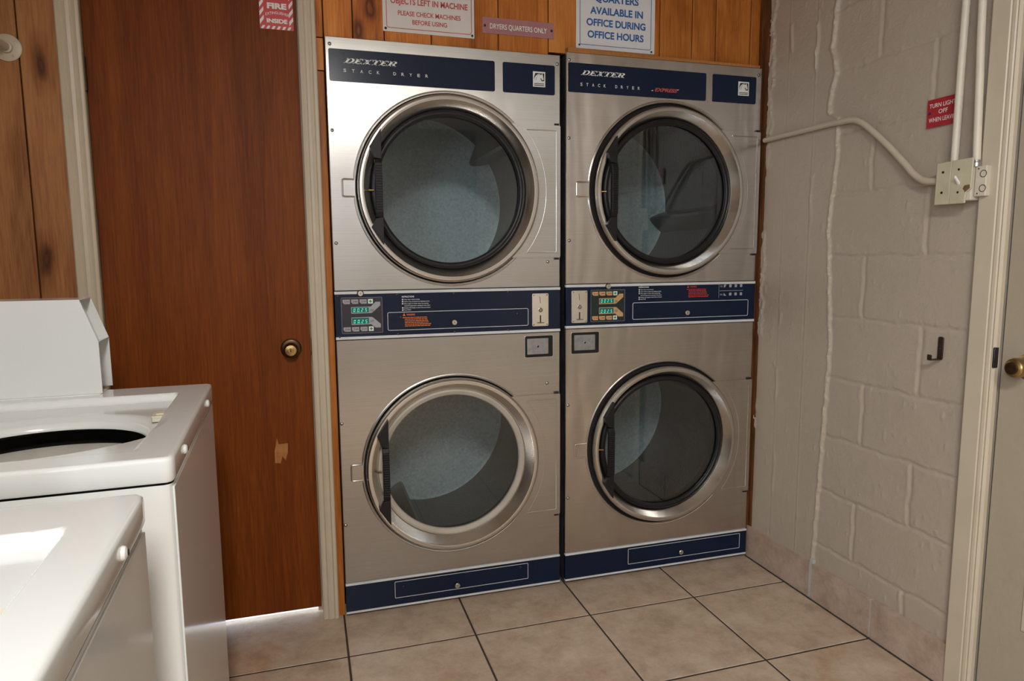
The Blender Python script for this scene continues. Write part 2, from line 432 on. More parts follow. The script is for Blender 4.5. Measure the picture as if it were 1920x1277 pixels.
wall_piece([(a+.0022, b-.0022, 0, ZC, 1) for a, b in zip(gl[:-1], gl[1:])], (XL, -.70, 0, ZC))
wall_piece([(-.70, -.068, 2.25, ZC, 0)], (-.70, -.068, 2.25, ZC))
wall_piece([(-.068, -.004, z0, z1, 0) for z0, z1 in ((0, 1.853), (1.857, 1.955), (1.959, ZC))], (-.068, -.006, 0, ZC))
gr = [-.002, .090, .191, .347, .580, .763, .93, 1.06, 1.20, 1.335, 1.437, 1.590, XR]
wall_piece([(a+.0018, b-.0018, 1.9600 if b < .8 else 1.972, ZC, 0) for a, b in zip(gr[:-1], gr[1:])], (-.006, XR+.1, 1.975, ZC))

# right wall: painted block with a raised plastered strip beside the dryers, real relief
def right_wall():
    ys = np.arange(-.94, .0001, .004); zs = np.arange(0.0, ZC+.001, .0042)
    Y, Z = np.meshgrid(ys, zs)
    rng = np.random.RandomState(4)
    def n1(z, seed, f):
        r = np.random.RandomState(seed); s = np.zeros_like(z)
        for k in range(6): s += np.sin(z*f*(1.7**k)+r.rand()*6.28)/(1.5**k)
        return s/2
    def sm(t): t = np.clip(t, 0, 1); return t*t*(3-2*t)
    seamz = [2.6, 2.097, 1.946, 1.863, 1.80, 1.774, 1.73, 1.715, 1.572, 1.361, .938, .611, .143, 0]
    seamy = [-.375, -.373, -.360, -.385, -.362, -.359, -.362, -.398, -.402, -.378, -.412, -.398, -.378, -.376]
    seam = np.interp(-Z.ravel(), [-a for a in seamz], seamy).reshape(Z.shape) + .003*n1(Z, 3, 60)
    H = np.zeros_like(Y)
    left = sm((Y-seam+.004)/.008)
    H += .0065*left
    amp = np.where(Z > 1.72, 1.0, .55)
    ridge = np.exp(-((Y-seam-.004)/(.0065*np.where(Z > 1.72, 1.25, .8)))**2)
    H += ridge*amp*(.0050+.0018*n1(Z, 5, 90))
    # mortar joints of the block work, filled and lumpy
    course = [.213, .420, .621, .830, 1.043, 1.250, 1.457, 1.660, 1.865, 2.070, 2.275, 2.48]
    blocks = 1-left
    for k, zc in enumerate(course):
        d = Z-zc-.004*n1(Y, 11+k, 30)
        w = .007
        H -= blocks*.0030*np.exp(-(d/w)**2)
        H += blocks*.0009*np.exp(-((d-.010)/.004)**2)*(n1(Y+Z*.3, 31+k, 80) > -.1)*(1+.5*n1(Y, 51+k, 160))
        H += blocks*.0007*np.exp(-((d+.010)/.004)**2)*(n1(Y-Z*.2, 71+k, 70) > .1)
    rows = [(-1, .213, -.764), (.213, .42, -.553), (.42, .621, -.764), (.621, .83, -.563), (.83, 1.043, -.770), (1.043, 1.25, -.541), (1.25, 1.457, -.765),
            (1.457, 1.66, -.55), (1.66, 1.865, -.760), (1.865, 2.07, -.560), (2.07, 2.275, -.762), (2.275, 2.6, -.56)]
    for k, (a, b, yc) in enumerate(rows):
        inr = sm((Z-a)/.006)*sm((b-Z)/.006)
        d = Y-yc-.003*n1(Z, 91+k, 35)
        H -= inr*blocks*.0028*np.exp(-(d/.007)**2)
        H += inr*blocks*.0010*np.exp(-((d-.011)/.0045)**2)*(1+.4*n1(Z, 111+k, 120))
    # board-like vertical lines in the plastered strip
    for yc, a, b, s in ((-.283, .14, 2.6, .0016), (-.140, .14, 2.6, .0010), (-.205, .2, 1.0, .0004)):
        inr = sm((Z-a)/.01)*sm((b-Z)/.01)
        H += inr*s*(np.exp(-((Y-yc)/.003)**2)-.7*np.exp(-((Y-yc-.006)/.003)**2))
    for yc, z0, z1, s in ((-.150, 1.98, 2.10, .005), (-.285, 1.88, 2.06, .006), (-.287, 1.35, 1.55, .003), (-.14, .68, .83, .0035), (-.15, .98, 1.05, .003), (-.145, .3, .5, .002)):
        inr = sm((Z-z0)/.03)*sm((z1-Z)/.02)
        H += inr*s*np.exp(-((Y-yc-.003*np.sin(Z*40))/.006)**2)
    # old adhesive left along the corner
    for z0, z1, y0, a in ((1.70, 2.6, -.055, .008), (1.58, 1.69, -.048, .006), (.93, 1.36, -.040, .006), (.55, .62, -.02, .003)):
        edge = y0 - .012*n1(Z, 7, 26) - .005*n1(Z, 8, 90)
        H += sm((Z-z0)/.02)*sm((z1-Z)/.02)*(a*sm((Y-edge)/.003)*(.75+.25*n1(Z*1.0+Y*3, 9, 70)) + .003*np.exp(-((Y-edge)/.004)**2))
    # paint drips and specks
    for _ in range(420):
        cy, cz = rng.uniform(-.93, 0), rng.uniform(.14, 2.4); r = rng.uniform(.0025, .0055); h = rng.uniform(.0006, .0022)
        m = (abs(Y-cy) < .03) & (abs(Z-cz) < .04)
        H[m] += h*np.exp(-(((Y[m]-cy)/r)**2 + ((Z[m]-cz)/(r*rng.uniform(1, 3)))**2))
    for _ in range(90):
        cy, cz = rng.uniform(-.93, -.4), rng.uniform(.14, 2.4); ry, rz_ = rng.uniform(.03, .09), rng.uniform(.03, .09)
        H += rng.uniform(-.0009, .0009)*np.exp(-(((Y-cy)/ry)**2 + ((Z-cz)/rz_)**2))*blocks
    # the corner edge of the plaster is ragged: it stops short of the back wall higher up
    edge = np.interp(Z, [0, .13, 1.0, 1.7, 2.6], [0, -.001, -.020, -.030, -.036]) + .002*n1(Z, 21, 30)
    H = np.where(Y > edge, -.012, H)
    X = XR - H
    nz, ny = Y.shape
    vs = np.stack([X.ravel(), Y.ravel(), Z.ravel()], 1)
    idx = np.arange(nz*ny).reshape(nz, ny)
    a = idx[:-1, :-1].ravel(); b = idx[1:, :-1].ravel(); c = idx[1:, 1:].ravel(); d = idx[:-1, 1:].ravel()
    fs = np.stack([a, d, c, b], 1)
    mb = MB(); mb.v = [tuple(p) for p in vs.tolist()]; mb.f = [tuple(f)[::-1] for f in fs.tolist()]; mb.mi = [0]*len(mb.f)
    mb.box(XR+.013, XR+.12, -1.005, .12, 0, ZC, 0)
    # the same wall beyond the door
    mb.box(XR, XR+.12, YF, -1.90, 0, ZC, 0); mb.box(XR, XR+.12, -1.90, -.94, 2.12, ZC, 0)
    return struct('wall_right', mb, M_WALL, angle=60)
right_wall()
# corner filler of bare wood between the dryer and the block wall
mb = MB(); mb.prism([(XR-.010, YW-.001), (XR+.012, YW-.001), (XR+.012, -.040), (XR-.003, -.034), (XR-.010, -.010)], .0, ZC-.01, 'z')
struct('trim_1', mb, M_STRIPW, bevel=.001)
mb = MB(); mb.box(1.6290, XR-.0105, .0, YW-.002, .02, ZC-.02)
struct('trim_2', mb, M_STRIPW, bevel=.001)

# other walls, ceiling, a window behind the camera
wy0, wy1, wz0, wz1 = -4.00, -2.70, 1.15, 2.25
mb = MB()
for a in ((YF, wy0, 0, ZC), (wy1, .1, 0, ZC), (wy0, wy1, 0, wz0), (wy0, wy1, wz1, ZC)): mb.box(XL-.1, XL, *a)
struct('wall_left', mb, M_WALL2, smooth=False)
mb = MB(); mb.box(XL-.1, XR+.12, YF-.12, YF, 0, ZC); struct('wall_front', mb, M_WALL3, smooth=False)
mb = MB()
for yy in (wy0, (wy0+wy1)/2-.02, wy1-.04): mb.box(XL-.05, XL-.01, yy, yy+.04, wz0, wz1)
for zz in (wz0, wz1-.04): mb.box(XL-.05, XL-.01, wy0, wy1, zz, zz+.04)
struct('window_1', mb, M_TRIM, bevel=.003)
mb = MB(); mb.box(XL-.1, XR+.12, YF-.12, .12, ZC, ZC+.1); struct('ceiling', mb, M_CEIL, smooth=False)
# unseen dark shell round the dryers, added to keep sky light out
mb = MB(); mb.box(.0-.06, .0-.05, .12, 1.2, 0, ZC); mb.box(XR+.1, XR+.12, .12, 1.2, 0, ZC); mb.box(-.06, XR+.12, 1.2, 1.25, 0, ZC)
mb.box(-.06, XR+.12, .10, 1.25, ZC, ZC+.05); mb.box(-.06, XR+.12, .10, 1.25, -.05, -.001)
struct('light_block_shell', mb, M_DARK, smooth=False)
mb = MB(); mb.box(-4, -.06, .10, 4, -.06, -.002); struct('ground', mb, M_CONC, smooth=False)
mb = MB(); mb.box(-4, -.06, 1.0, 1.1, -.012, 2.4); struct('sky_block_slab', mb, M_CONC, smooth=False)  # unseen slab added to cut low sky light spilling under the door

# tile skirting on the right wall
mb = MB(); vals = []
for a, b in ((-.372, -.001), (-.6545, -.3865), (-.9345, -.6625)):
    mb.box(XR-.0155, XR-.0002, a, b, .002, .1345, 0); vals += [random.random()]*6
n0 = len(mb.f); mb.box(XR-.0135, XR, -.3865, -.372, .002, .150, 1); mb.box(XR-.012, XR, -.6625, -.6545, .002, .131, 1)
mb.box(XR-.0205, XR-.0155, -.9345, 0, -.001, .003, 2); vals += [0]*(len(mb.f)-n0)
bb = struct('baseboard_right', mb, [M_BTILE, M_PGROUT, M_GROUT], smooth=False); board_attr(bb, vals)

# door casings -----------------------------------------------------------
def casing_profile(w):
    # (across, outwards)
    return [(0, 0), (0, .012), (.06*w, .016), (.22*w, .017), (.30*w, .012), (.36*w, .0125), (.48*w, .0155), (.62*w, .014), (.70*w, .010), (.76*w, .0105), (.86*w, .013), (.96*w, .011), (w, .008), (w, 0)]
def casing_back(x0, x1, name, flip):
    w = x1-x0; mb = MB()
    pr = [((x0+a) if not flip else (x1-a), YW-.0015-h) for a, h in casing_profile(w)]
    mb.prism(pr, 0, 2.16, 'z'); return struct(name, mb, M_TRIM, angle=25, recalc=True)
casing_back(-.749, -.687, 'trim_3', False)
casing_back(-.079, -.0255, 'trim_4', True)
mb = MB(); mb.box(-.749, -.0255, YW-.018, YW-.0015, 2.16, 2.225)
struct('trim_5', mb, M_TRIM, bevel=.003)
mb = MB()     # jambs of the wooden door
mb.box(-.6905, -.676, .082, .096, 0, 2.14); mb.box(-.095, -.0795, .082, .096, 0, 2.14); mb.box(-.6905, -.0795, .082, .096, 2.125, 2.14); mb.box(-.700, -.6905, YW+.0, .118, .0, 2.16); mb.box(-.0795, -.069, YW+.0, .118, .0, 2.16); mb.box(-.6905, -.0795, YW+.0, .118, 2.14, 2.16)
struct('trim_6', mb, M_TRIM, bevel=.001)

# wooden flush door
d1 = bpy.data.objects.new('door_1', None); COL.objects.link(d1); d1.location = (-.385, .06, 0); tag(d1, kind='structure')
mb = MB(); mb.box(-.6885, -.0830, .040, .080, .0335, 2.138)
dl = mk('door_leaf', mb, M_DOORW, d1, bevel=.0015); board_attr(dl, [.62]*6)
mb = MB(); mb.prism([(-.205,.655),(-.200,.632),(-.170,.634),(-.172,.600),(-.180,.575),(-.190,.590),(-.196,.566),(-.214,.568),(-.214,.61),(-.209,.63)], .0396, .041)
mk('bare_wood_patch', mb, M_RAWW, d1, smooth=False)
mb = MB()     # hinge
mb.box(-.6925, -.6875, .028, .0395, 1.757, 1.849); mb.tube([(-.689, .0315, 1.754), (-.689, .0315, 1.852)], .0055, 12)
for k in range(1, 5): mb.tube([(-.689, .0315, 1.757+.0184*k-.0006), (-.689, .0315, 1.757+.0184*k+.0006)], .0060, 12)
mk('hinge', mb, M_HINGE, d1, smooth=True)
mb = MB(); kc = (-.1455, .040, .957)
mb.lathe([(0, -.004), (.0, -.004), (.024, -.004), (.031, -.0025), (.0335, .0)], kc, 40)
mb.lathe([(.013, -.003), (.0125, -.022), (.019, -.029), (.0235, -.037), (.0245, -.045), (.0215, -.053), (.0185, -.0565), (.0165, -.0575)], kc, 40)
kb = mk('door_knob', mb, M_BRONZE, d1)
mb = MB(); mb.lathe([(.019, -.0555), (.0172, -.0590), (.0085, -.0605), (.0080, -.0590), (0, -.0590)], kc, 36)
mk('keyway_face', mb, M_BRASS, kb)
mb = MB(); mb.box(kc[0]-.0012, kc[0]+.0012, kc[1]-.0602, kc[1]-.058, kc[2]-.005, kc[2]+.005)
mk('keyhole', mb, M_DARK, kb, smooth=False)
mb = MB(); mb.prism([(-.0815, .985), (-.0795, .990), (-.0795, .945), (-.0835, .948)], .0385, .046); mk('chipped_edge', mb, M_RAWW, d1, smooth=False)
mb = MB(); mb.box(-.0815, -.0755, YW+.001, .040, .935, .990); mk('strike_plate', mb, M_DSCREW, d1, bevel=.001)

# painted door on the right wall
tw0, tw1 = -1.0095, -.9345
mb = MB()
pr = [(XR-0, tw1), (XR-.020, tw1), (XR-.0215, tw1-.003), (XR-.0215, tw0+.026), (XR-.019, tw0+.0235), (XR-.0205, tw0+.019), (XR-.0195, tw0+.012), (XR-.017, tw0+.0095), (XR-.0185, tw0+.005), (XR-.012, tw0), (XR, tw0)]
mb.prism(pr, 0, 2.10, 'z'); struct('trim_7', mb, M_TRIM, angle=25, recalc=True)
mb = MB(); mb.box(XR-.020, XR, -1.905, -1.83, 0, 2.10); mb.box(XR-.020, XR, -1.905, -.9345, 2.10, 2.17); mb.box(XR+.046, XR+.12, -1.05, -.99, 0, 2.12); mb.box(XR+.046, XR+.12, -1.91, -1.80, 0, 2.12); mb.box(XR+.046, XR+.12, -1.80, -1.05, 2.06, 2.12); struct('trim_8', mb, M_TRIM, bevel=.003)
d2 = bpy.data.objects.new('door_2', None); COL.objects.link(d2); d2.location = (XR+.03, -1.42, 0); tag(d2, kind='structure')
mb = MB()
yy0, yy1 = -1.829, -1.0135; xf = XR+.006
panels = []
for pa, pb in ((-1.39, -1.118), (-1.72, -1.45)):
    for za, zb in ((.275, .86), (1.02, 1.62), (1.74, 1.98)): panels.append((pa, pb, za, zb))
ysplit = [yy0, -1.72, -1.45, -1.39, -1.118, yy1]; zsplit = [.008, .275, .86, 1.02, 1.62, 1.74, 1.98, 2.095]
for i in range(5):
    for j in range(7):
        ya, yb, za, zb = ysplit[i], ysplit[i+1], zsplit[j], zsplit[j+1]
        if i in (1, 3) and j in (1, 3, 5):
            def P(d, x): return [(x, ya+d, za+d), (x, yb-d, za+d), (x, yb-d, zb-d), (x, ya+d, zb-d)]
            rings = [P(0, xf), P(.004, xf-.002), P(.012, xf+.006), P(.022, xf+.007), P(.050, xf+.001)]
            vs = sum(rings, []); fs = []
            for k in range(4):
                for q in range(4): fs.append((k*4+q, k*4+(q+1) % 4, k*4+4+(q+1) % 4, k*4+4+q))
            fs.append((16, 17, 18, 19)); mb.add(vs, [f[::-1] for f in fs])
        else: mb.add([(xf, ya, za), (xf, yb, za), (xf, yb, zb), (xf, ya, zb)], [(3,2,1,0)])
mb.box(xf+.010, XR+.045, yy0, yy1, .008, 2.095)
for e in ((yy0, yy0+.002), (yy1-.002, yy1)): mb.box(xf+.0005, xf+.012, e[0], e[1], .008, 2.095)
mk('door_leaf', mb, M_DOORP, d2, angle=20, recalc=False)
mb = MB(); kc = (xf, -1.083, .968)
mb.lathe([(0, -.004), (.027, -.004), (.033, -.002), (.034, 0)], kc, 36, 'x')
mb.lathe([(.014, -.003), (.012, -.012), (.014, -.022), (.021, -.028), (.0245, -.036), (.0255, -.045), (.0235, -.053), (.017, -.058), (0, -.059)], kc, 36, 'x')
kb2 = mk('door_knob', mb, M_BRASS, d2)
mb = MB(); mb.lathe([(.0165, -.0575), (.0150, -.0625), (0, -.0630)], kc, 30, 'x'); mb.box(kc[0]-.067, kc[0]-.062, kc[1]-.010, kc[1]+.010, kc[2]-.0025, kc[2]+.0025)
mk('thumb_turn', mb, M_BRONZE, kb2)
mb = MB(); mb.box(XR-.0195, XR-.004, tw0-.0015, tw0+.004, .955, 1.010); mk('strike_plate', mb, M_DSCREW, d2, bevel=.002)

# ------------------------------------------------------------------ stacked dryers
def cathead(c, r, y, mb, n=14):
    mb.lathe([(0, -.0022), (r*.55, -.0020), (r, -.0008), (r, .001)], (c[0], y, c[1]), n)
def catmull(P, k=8):
    P = [Vector(p) for p in P]; out = []
    for i in range(len(P)-1):
        a = P[max(i-1, 0)]; b = P[i]; c = P[i+1]; d = P[min(i+2, len(P)-1)]
        for j in range(k):
            t = j/k; out.append(.5*((2*b) + (c-a)*t + (2*a-5*b+4*c-d)*t*t + (3*b-a-3*c+d)*t**3))
    out.append(P[-1]); return out

def slab_letters(mb, x0, x1, z0, cap, y, shear=.50):
    B = lambda a, b, c, d: [(a, c), (b, c), (b, d), (a, d)]
    def bowl(cx, zt, zb, rx, tx, tz):
        cz = (zt+zb)/2; rz = (zt-zb)/2; n = 12; o = []
        for i in range(n+1):
            a = pi/2 - pi*i/n; o.append((cx+rx*cos(a), cz+rz*sin(a)))
        inn = []
        for i in range(n+1):
            a = -pi/2 + pi*i/n; inn.append((cx+(rx-tx)*cos(a), cz+(rz-tz)*sin(a)))
        return [[o[i], o[i+1], inn[n-i-1], inn[n-i]] for i in range(n)]
    L = {
     'D': (1.12, [B(.12,.42,0,1), B(0,.55,0,.12), B(0,.55,.88,1)] + bowl(.50, 1, 0, .58, .28, .12)),
     'E': (1.0, [B(.12,.42,0,1), B(0,.95,0,.12), B(0,.93,.88,1), B(.42,.64,.44,.56), B(.58,.66,.33,.67), B(.84,.95,0,.32), B(.82,.93,.68,1)]),
     'X': (1.10, [[(.10,1),(.46,1),(1.0,0),(.64,0)], [(.84,1),(.97,1),(.22,0),(.09,0)], B(0,.52,.89,1), B(.68,1.08,.89,1), B(-.02,.38,0,.11), B(.54,1.10,0,.11)]),
     'T': (1.05, [B(.36,.66,0,1), B(0,1.02,.88,1), B(0,.10,.64,1), B(.92,1.02,.64,1), B(.20,.82,0,.11)]),
     'R': (1.18, [B(.12,.42,0,1), B(0,.56,0,.11), B(0,.55,.88,1), B(.4,.6,.44,.55), [(.50,.50),(.80,.52),(1.06,.0),(.74,.0)], B(.74,1.16,0,.11)] + bowl(.50, 1, .44, .48, .27, .11)),
    }
    tot = sum(L[c][0] for c in 'DEXTER') + shear; s = (x1-x0)/tot; cur = 0
    for c in 'DEXTER':
        w, polys = L[c]
        for P in polys: mb.add([(x0+(cur+px+shear*pz)*s, y, z0+pz*cap) for px, pz in P], [tuple(range(len(P)))])
        cur += w

SEG = {'0': 'abcdef', '2': 'abged', '5': 'afgcd'}
def digit(mb, ch, x, z, w, h, y, t=.0011):
    s = .12*h
    B = {'a': (x, x+w, z+h-t, z+h), 'g': (x, x+w, z+h/2-t/2, z+h/2+t/2), 'd': (x, x+w, z, z+t), 'f': (x, x+t, z+h/2, z+h), 'b': (x+w-t, x+w, z+h/2, z+h), 'e': (x, x+t, z, z+h/2), 'c': (x+w-t, x+w, z, z+h/2)}
    for k in SEG[ch]:
        a, b, c, d = B[k]; e = .00025
        q = [(a+e, c+e), (b-e, c+e), (b-e, d-e), (a+e, d-e)]
        mb.add([(p[0]+(p[1]-z)*.15, y, p[1]) for p in q], [(0, 1, 2, 3)])

def make_dryer(P):
    x0, x1, y0, zb, H = P['x0'], P['x1'], P['y'], P['zb'], P['H']
    st = P['steel']; R = thing('stack_dryer', P['label'], 'tumble dryer', ((x0+x1)/2, y0+.4, 0), 0, 'stacked dryers set into the panelled wall')
    # cabinet behind the front panels
    mb = MB(); a, b, c, d, e, f = x0+.004, x1-.004, y0+.014, y0+.80, zb-.008, H-.004
    for bx in ((a, a+.003, c, d, e, f), (b-.003, b, c, d, e, f), (a, b, d-.003, d, e, f), (a, b, c, d, f-.003, f), (a, b, c, d, e, e+.003), (a, b, c, d, P['bz'][0]+.05, P['bz'][0]+.053)): mb.box(*bx)
    mb.box(a+.02, b-.02, c+.02, d-.02, .0, e+.001)
    mk('cabinet', mb, M_CABIN, R, smooth=False)
    # steel front panels with round openings
    def front(za, zt, c, rh, nm):
        mb = MB(); angs = sorted([2*pi*i/144 for i in range(144)] + [math.atan2(zz-c[1], xx-c[0]) % (2*pi) for xx in (x0, x1) for zz in (za, zt)])
        n = len(angs); vs = []
        for a in angs:
            ca, sa = cos(a), sin(a)
            t = min([v for v in (((x1-c[0])/ca if ca > 1e-9 else 9), ((x0-c[0])/ca if ca < -1e-9 else 9), ((zt-c[1])/sa if sa > 1e-9 else 9), ((za-c[1])/sa if sa < -1e-9 else 9))])
            X, Z = c[0]+t*ca, c[1]+t*sa; e = .0022
            Xi = min(max(X, x0+e), x1-e); Zi = min(max(Z, za+e), zt-e)
            vs += [(c[0]+rh*ca, y0+.020, c[1]+rh*sa), (c[0]+rh*ca, y0+.002, c[1]+rh*sa), (c[0]+(rh+.002)*ca, y0, c[1]+(rh+.002)*sa), (Xi, y0, Zi), (X, y0+e, Z), (X, y0+.016, Z)]
        fs = []
        for i in range(n):
            j = (i+1) % n
            for k in range(5): fs.append((i*6+k, i*6+k+1, j*6+k+1, j*6+k))
        mb.add(vs, fs)
        # embossed bead round the opening with its tab on the latch side
        rb = rh+.0065; th = P['tabh']/2; tx = P['tabx']; pts = []
        a0 = pi-math.asin(th/rb)
        pts += [(c[0]+rb*cos(t), c[1]+rb*sin(t)) for t in np.linspace(-a0, a0, 150)]
        pts += [(c[0]-tx+.006, c[1]+th), (c[0]-tx+.001, c[1]+th-.002), (c[0]-tx, c[1]+th-.006), (c[0]-tx, c[1]-th+.006), (c[0]-tx+.001, c[1]-th+.002), (c[0]-tx+.006, c[1]-th)]
        mb.tube([(p[0], y0+.0005, p[1]) for p in pts], .0034, 8, closed=True)
        o = mk(nm, mb, st, R, angle=40)
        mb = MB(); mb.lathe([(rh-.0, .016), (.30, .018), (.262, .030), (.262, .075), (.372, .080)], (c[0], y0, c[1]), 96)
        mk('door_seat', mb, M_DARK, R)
    front(P['bz'][1]+.002, H, P['cu'], P['rh'], 'front_panel')
    front(P['kz']+.002, P['bz'][0]-.002, P['cl'], P['rh'], 'front_panel')
    # doors
    for which, c in (('u', P['cu']), ('l', P['cl'])):
        rr = P['rr']; mb = MB(); wide = P['gask'][which] == 'beige'
        ri = .2935 if not wide else .292
        ctr = (c[0]+P['doff'], y0, c[1]+P['doffz'])
        mb.lathe([(rr-.012, .030), (rr, .018), (rr, -.015), (rr-.0025, -.0215), (rr-.007, -.0255), (rr-.013, -.0268), (rr-.0195, -.0255), (ri, -.0215), (.270, .014), (.267, .017), (.262, .020), (.262, .036)], ctr, 160)
        # hinge plate
        hz = P['hpz']; ro = rr-.006; xa = x1-.0015; ang = math.asin(hz/ro)
        pts = [(c[0]+ro*cos(t), c[1]+ro*sin(t)) for t in np.linspace(-ang, ang, 30)] + [(xa-.003, c[1]+hz), (xa, c[1]+hz-.003), (xa, c[1]-hz+.003), (xa-.003, c[1]-hz)]
        mb.prism(pts, y0-.0075, y0-.0012, 'y', 1)
        rb = rr+.030; h2 = hz-.019; a2 = math.asin(h2/rb)
        bead = [(c[0]+rb*cos(t), c[1]+rb*sin(t)) for t in np.linspace(-a2, a2, 24)] + [(xa-.018, c[1]+h2), (xa-.0155, c[1]+h2-.003), (xa-.0155, c[1]-h2+.003), (xa-.018, c[1]-h2)]
        mb.tube([(p[0], y0-.0068, p[1]) for p in bead[:24]], .0011, 8, mi=1); mb.tube([(p[0], y0-.0072, p[1]) for p in bead[23:]+bead[:1]], .0020, 8, mi=1)
        D = mk('door', mb, [P['ring'], st], R, angle=24)
        if P['gask'][which] == 'beige':
            mb = MB(); mb.lathe([(.2705, .018), (.268, .0125), (.262, .0105), (.251, .0145), (.2475, .020), (.2475, .030)], ctr, 128); mk('gasket', mb, M_BEIGEG, D)
        else:
            mb = MB(); mb.lathe([(.2575+.0108*cos(t), .0130+.0095*sin(t)) for t in np.linspace(0, 2*pi, 17)[:-1]], ctr, 128, closed=True); mk('gasket', mb, M_RUBBER, D)
        mb = MB(); mb.lathe([(0, .0195), (.2515, .0195), (.2515, .0235), (0, .0235)], ctr, 96); mk('glass', mb, M_GLASS, D)
        # handle: two fins on the rim and a ribbed bar
        hx, hzc = ctr[0], c[1]+P['hdz'][which]
        mb = MB()
        T1 = [(-.237,.188),(-.275,.130),(-.261,.094),(-.237,.090)]; T2 = [(-.2365,-.186),(-.275,-.128),(-.261,-.100),(-.236,-.096)]
        for Tt in (T1, T2): mb.prism([(hx+p[0], hzc+p[1]) for p in Tt], y0-.046, y0-.0255, 'y')
        def seg(ax0, ax1, z0_, z1_, ya, yb, yc, yd):
            vs = [(hx+ax0, ya, hzc+z0_), (hx+ax1, ya, hzc+z0_), (hx+ax1, yb, hzc+z0_), (hx+ax0, yb, hzc+z0_), (hx+ax0, yc, hzc+z1_), (hx+ax1, yc, hzc+z1_), (hx+ax1, yd, hzc+z1_), (hx+ax0, yd, hzc+z1_)]
            mb.add(vs, [(0,3,2,1),(4,5,6,7),(0,1,5,4),(1,2,6,5),(2,3,7,6),(3,0,4,7)])
        seg(-.260, -.237, .090, .076, y0-.046, y0-.026, y0-.054, y0-.036)
        seg(-.260, -.2365, -.097, -.082, y0-.046, y0-.026, y0-.054, y0-.036)
        mb.box(hx-.260, hx-.237, y0-.053, y0-.036, hzc-.083, hzc+.077)
        for k in range(19):
            zz = hzc-.080+k*.0082; mb.prism([(hx-.2585, zz), (hx-.2380, zz), (hx-.2380, zz+.0055), (hx-.2585, zz+.0055)], y0-.0562, y0-.053, 'y')
        mk('handle', mb, M_BLACK, D, smooth=False, bevel=.0012)
        mb = MB(); mb.tube([(ctr[0]-.2785, y0+.008, c[1]-.005), (ctr[0]-.259, y0+.001, c[1]-.005)], .0032, 10); mk('latch_pin', mb, M_BRASS, D)
        for s in (1, -1):
            mb = MB(); mb.box(xa-.022, xa-.004, y0-.006, y0-.0005, c[1]+s*(hz+.004)-.0035, c[1]+s*(hz+.004)+.0035)
            mk('hinge_pin', mb, M_DSCREW, D, bevel=.001)
        # drum
        rd, ya, yb = .366, y0+.082, y0+.68
        n = 120; me_v = []; me_f = []; uvs = []
        for i in range(n+1):
            t = 2*pi*i/n; me_v += [(c[0]+rd*cos(t), ya, c[1]+rd*sin(t)), (c[0]+rd*cos(t), yb, c[1]+rd*sin(t))]
        mb = MB(); mb.add(me_v, [(i*2, i*2+1, i*2+3, i*2+2) for i in range(n)])
        dr = mk('drum', mb, M_DRUM, R)
        uvl = dr.data.uv_layers.new(name='UVMap')
        for p in dr.data.polygons:
            for li in p.loop_indices:
                vi = dr.data.loops[li].vertex_index; uvl.data[li].uv = ((vi//2)/n*2*pi*rd, (vi % 2)*(yb-ya))
        mb = MB(); mb.lathe([(0, 0), (.02, 0), (.028, -.001), (rd-.012, 0), (rd, -.004)], (c[0], yb-.002, c[1]), 96)
        mb.lathe([(0, -.006), (.006, -.005), (.007, 0)], (c[0], yb-.003, c[1]), 12)
        mk('back_plate', mb, M_BACK, dr)
        for an in P['baf'][which]:
            t = radians(an); er = Vector((cos(t), 0, sin(t))); et = Vector((-sin(t), 0, cos(t))); mb = MB()
            pf = [(rd-.002, .052), (rd-.055, .022), (rd-.075, .006), (rd-.075, -.006), (rd-.055, -.022), (rd-.002, -.052)]
            A = [Vector((c[0], ya+.03, c[1])) + er*a_ + et*b_ for a_, b_ in pf]; B = [Vector((c[0], yb-.01, c[1])) + er*a_ + et*b_ for a_, b_ in pf]
            m_ = len(pf); mb.add(A+B, [(i, i+1, i+1+m_, i+m_) for i in range(m_-1)] + [tuple(range(m_)), tuple(range(2*m_-1, m_-1, -1))])
            mk('baffle', mb, M_BAFFLE, dr, angle=25, recalc=True)
    # navy header labels
    z0_, z1_ = P['hz']; (a, b), (c2, d2_) = P['hx']
    mb = MB(); mb.prism(rrect(a, b, z0_, z1_, .006), y0-.0012, y0+.0005, 'y'); hl = mk('header_label', mb, M_NAVY, R, smooth=False)
    mb = MB(); mb.prism(rrect(c2, d2_, z0_, z1_, .006), y0-.0012, y0+.0005, 'y'); hl2 = mk('header_label', mb, M_NAVY, R, smooth=False)
    yt = y0-.0016
    mb = MB(); D = P['dex']; slab_letters(mb, D[0], D[1], D[2], D[3], yt); mk('brand_lettering', mb, M_WHITE, hl, smooth=False)
    mb = MB(); D = P['stk']; L = 'STACK DRYER'; slots = [i for i, ch in enumerate(L)]; w = D[4]
    for i, ch in enumerate(L):
        if ch == ' ': continue
        cx = D[0] + (D[1]-D[0])*(i/10.0) if i < 5 else D[0] + (D[1]-D[0])*((i-.25)/9.75 if False else i/10.0)
        text(mb, ch, cx, cx+w*(.9 if ch in 'CDR' else .85), D[2], D[3], yt, bold=.012)
    mk('model_lettering', mb, M_WHITE, hl, smooth=False)
    if P.get('exp'):
        D = P['exp']; mb = MB(); text(mb, 'EXPRESS', D[0], D[1], D[2], D[3], yt, bold=.035, shear=.45); mk('model_lettering', mb, M_REDT, hl, smooth=False)
        mb = MB()
        for k, (xx, zz, s) in enumerate(((D[0]-.012, D[2]+.0005, 1), (D[1]+.008, D[2]+D[3]-.001, -1))):
            mb.add([(xx-.004*s, yt, zz), (xx+.006*s, yt, zz), (xx+.005*s, yt, zz+.004*s)], [(0, 1, 2)])
        mk('arrow_marks', mb, M_WHITE, hl, smooth=False)
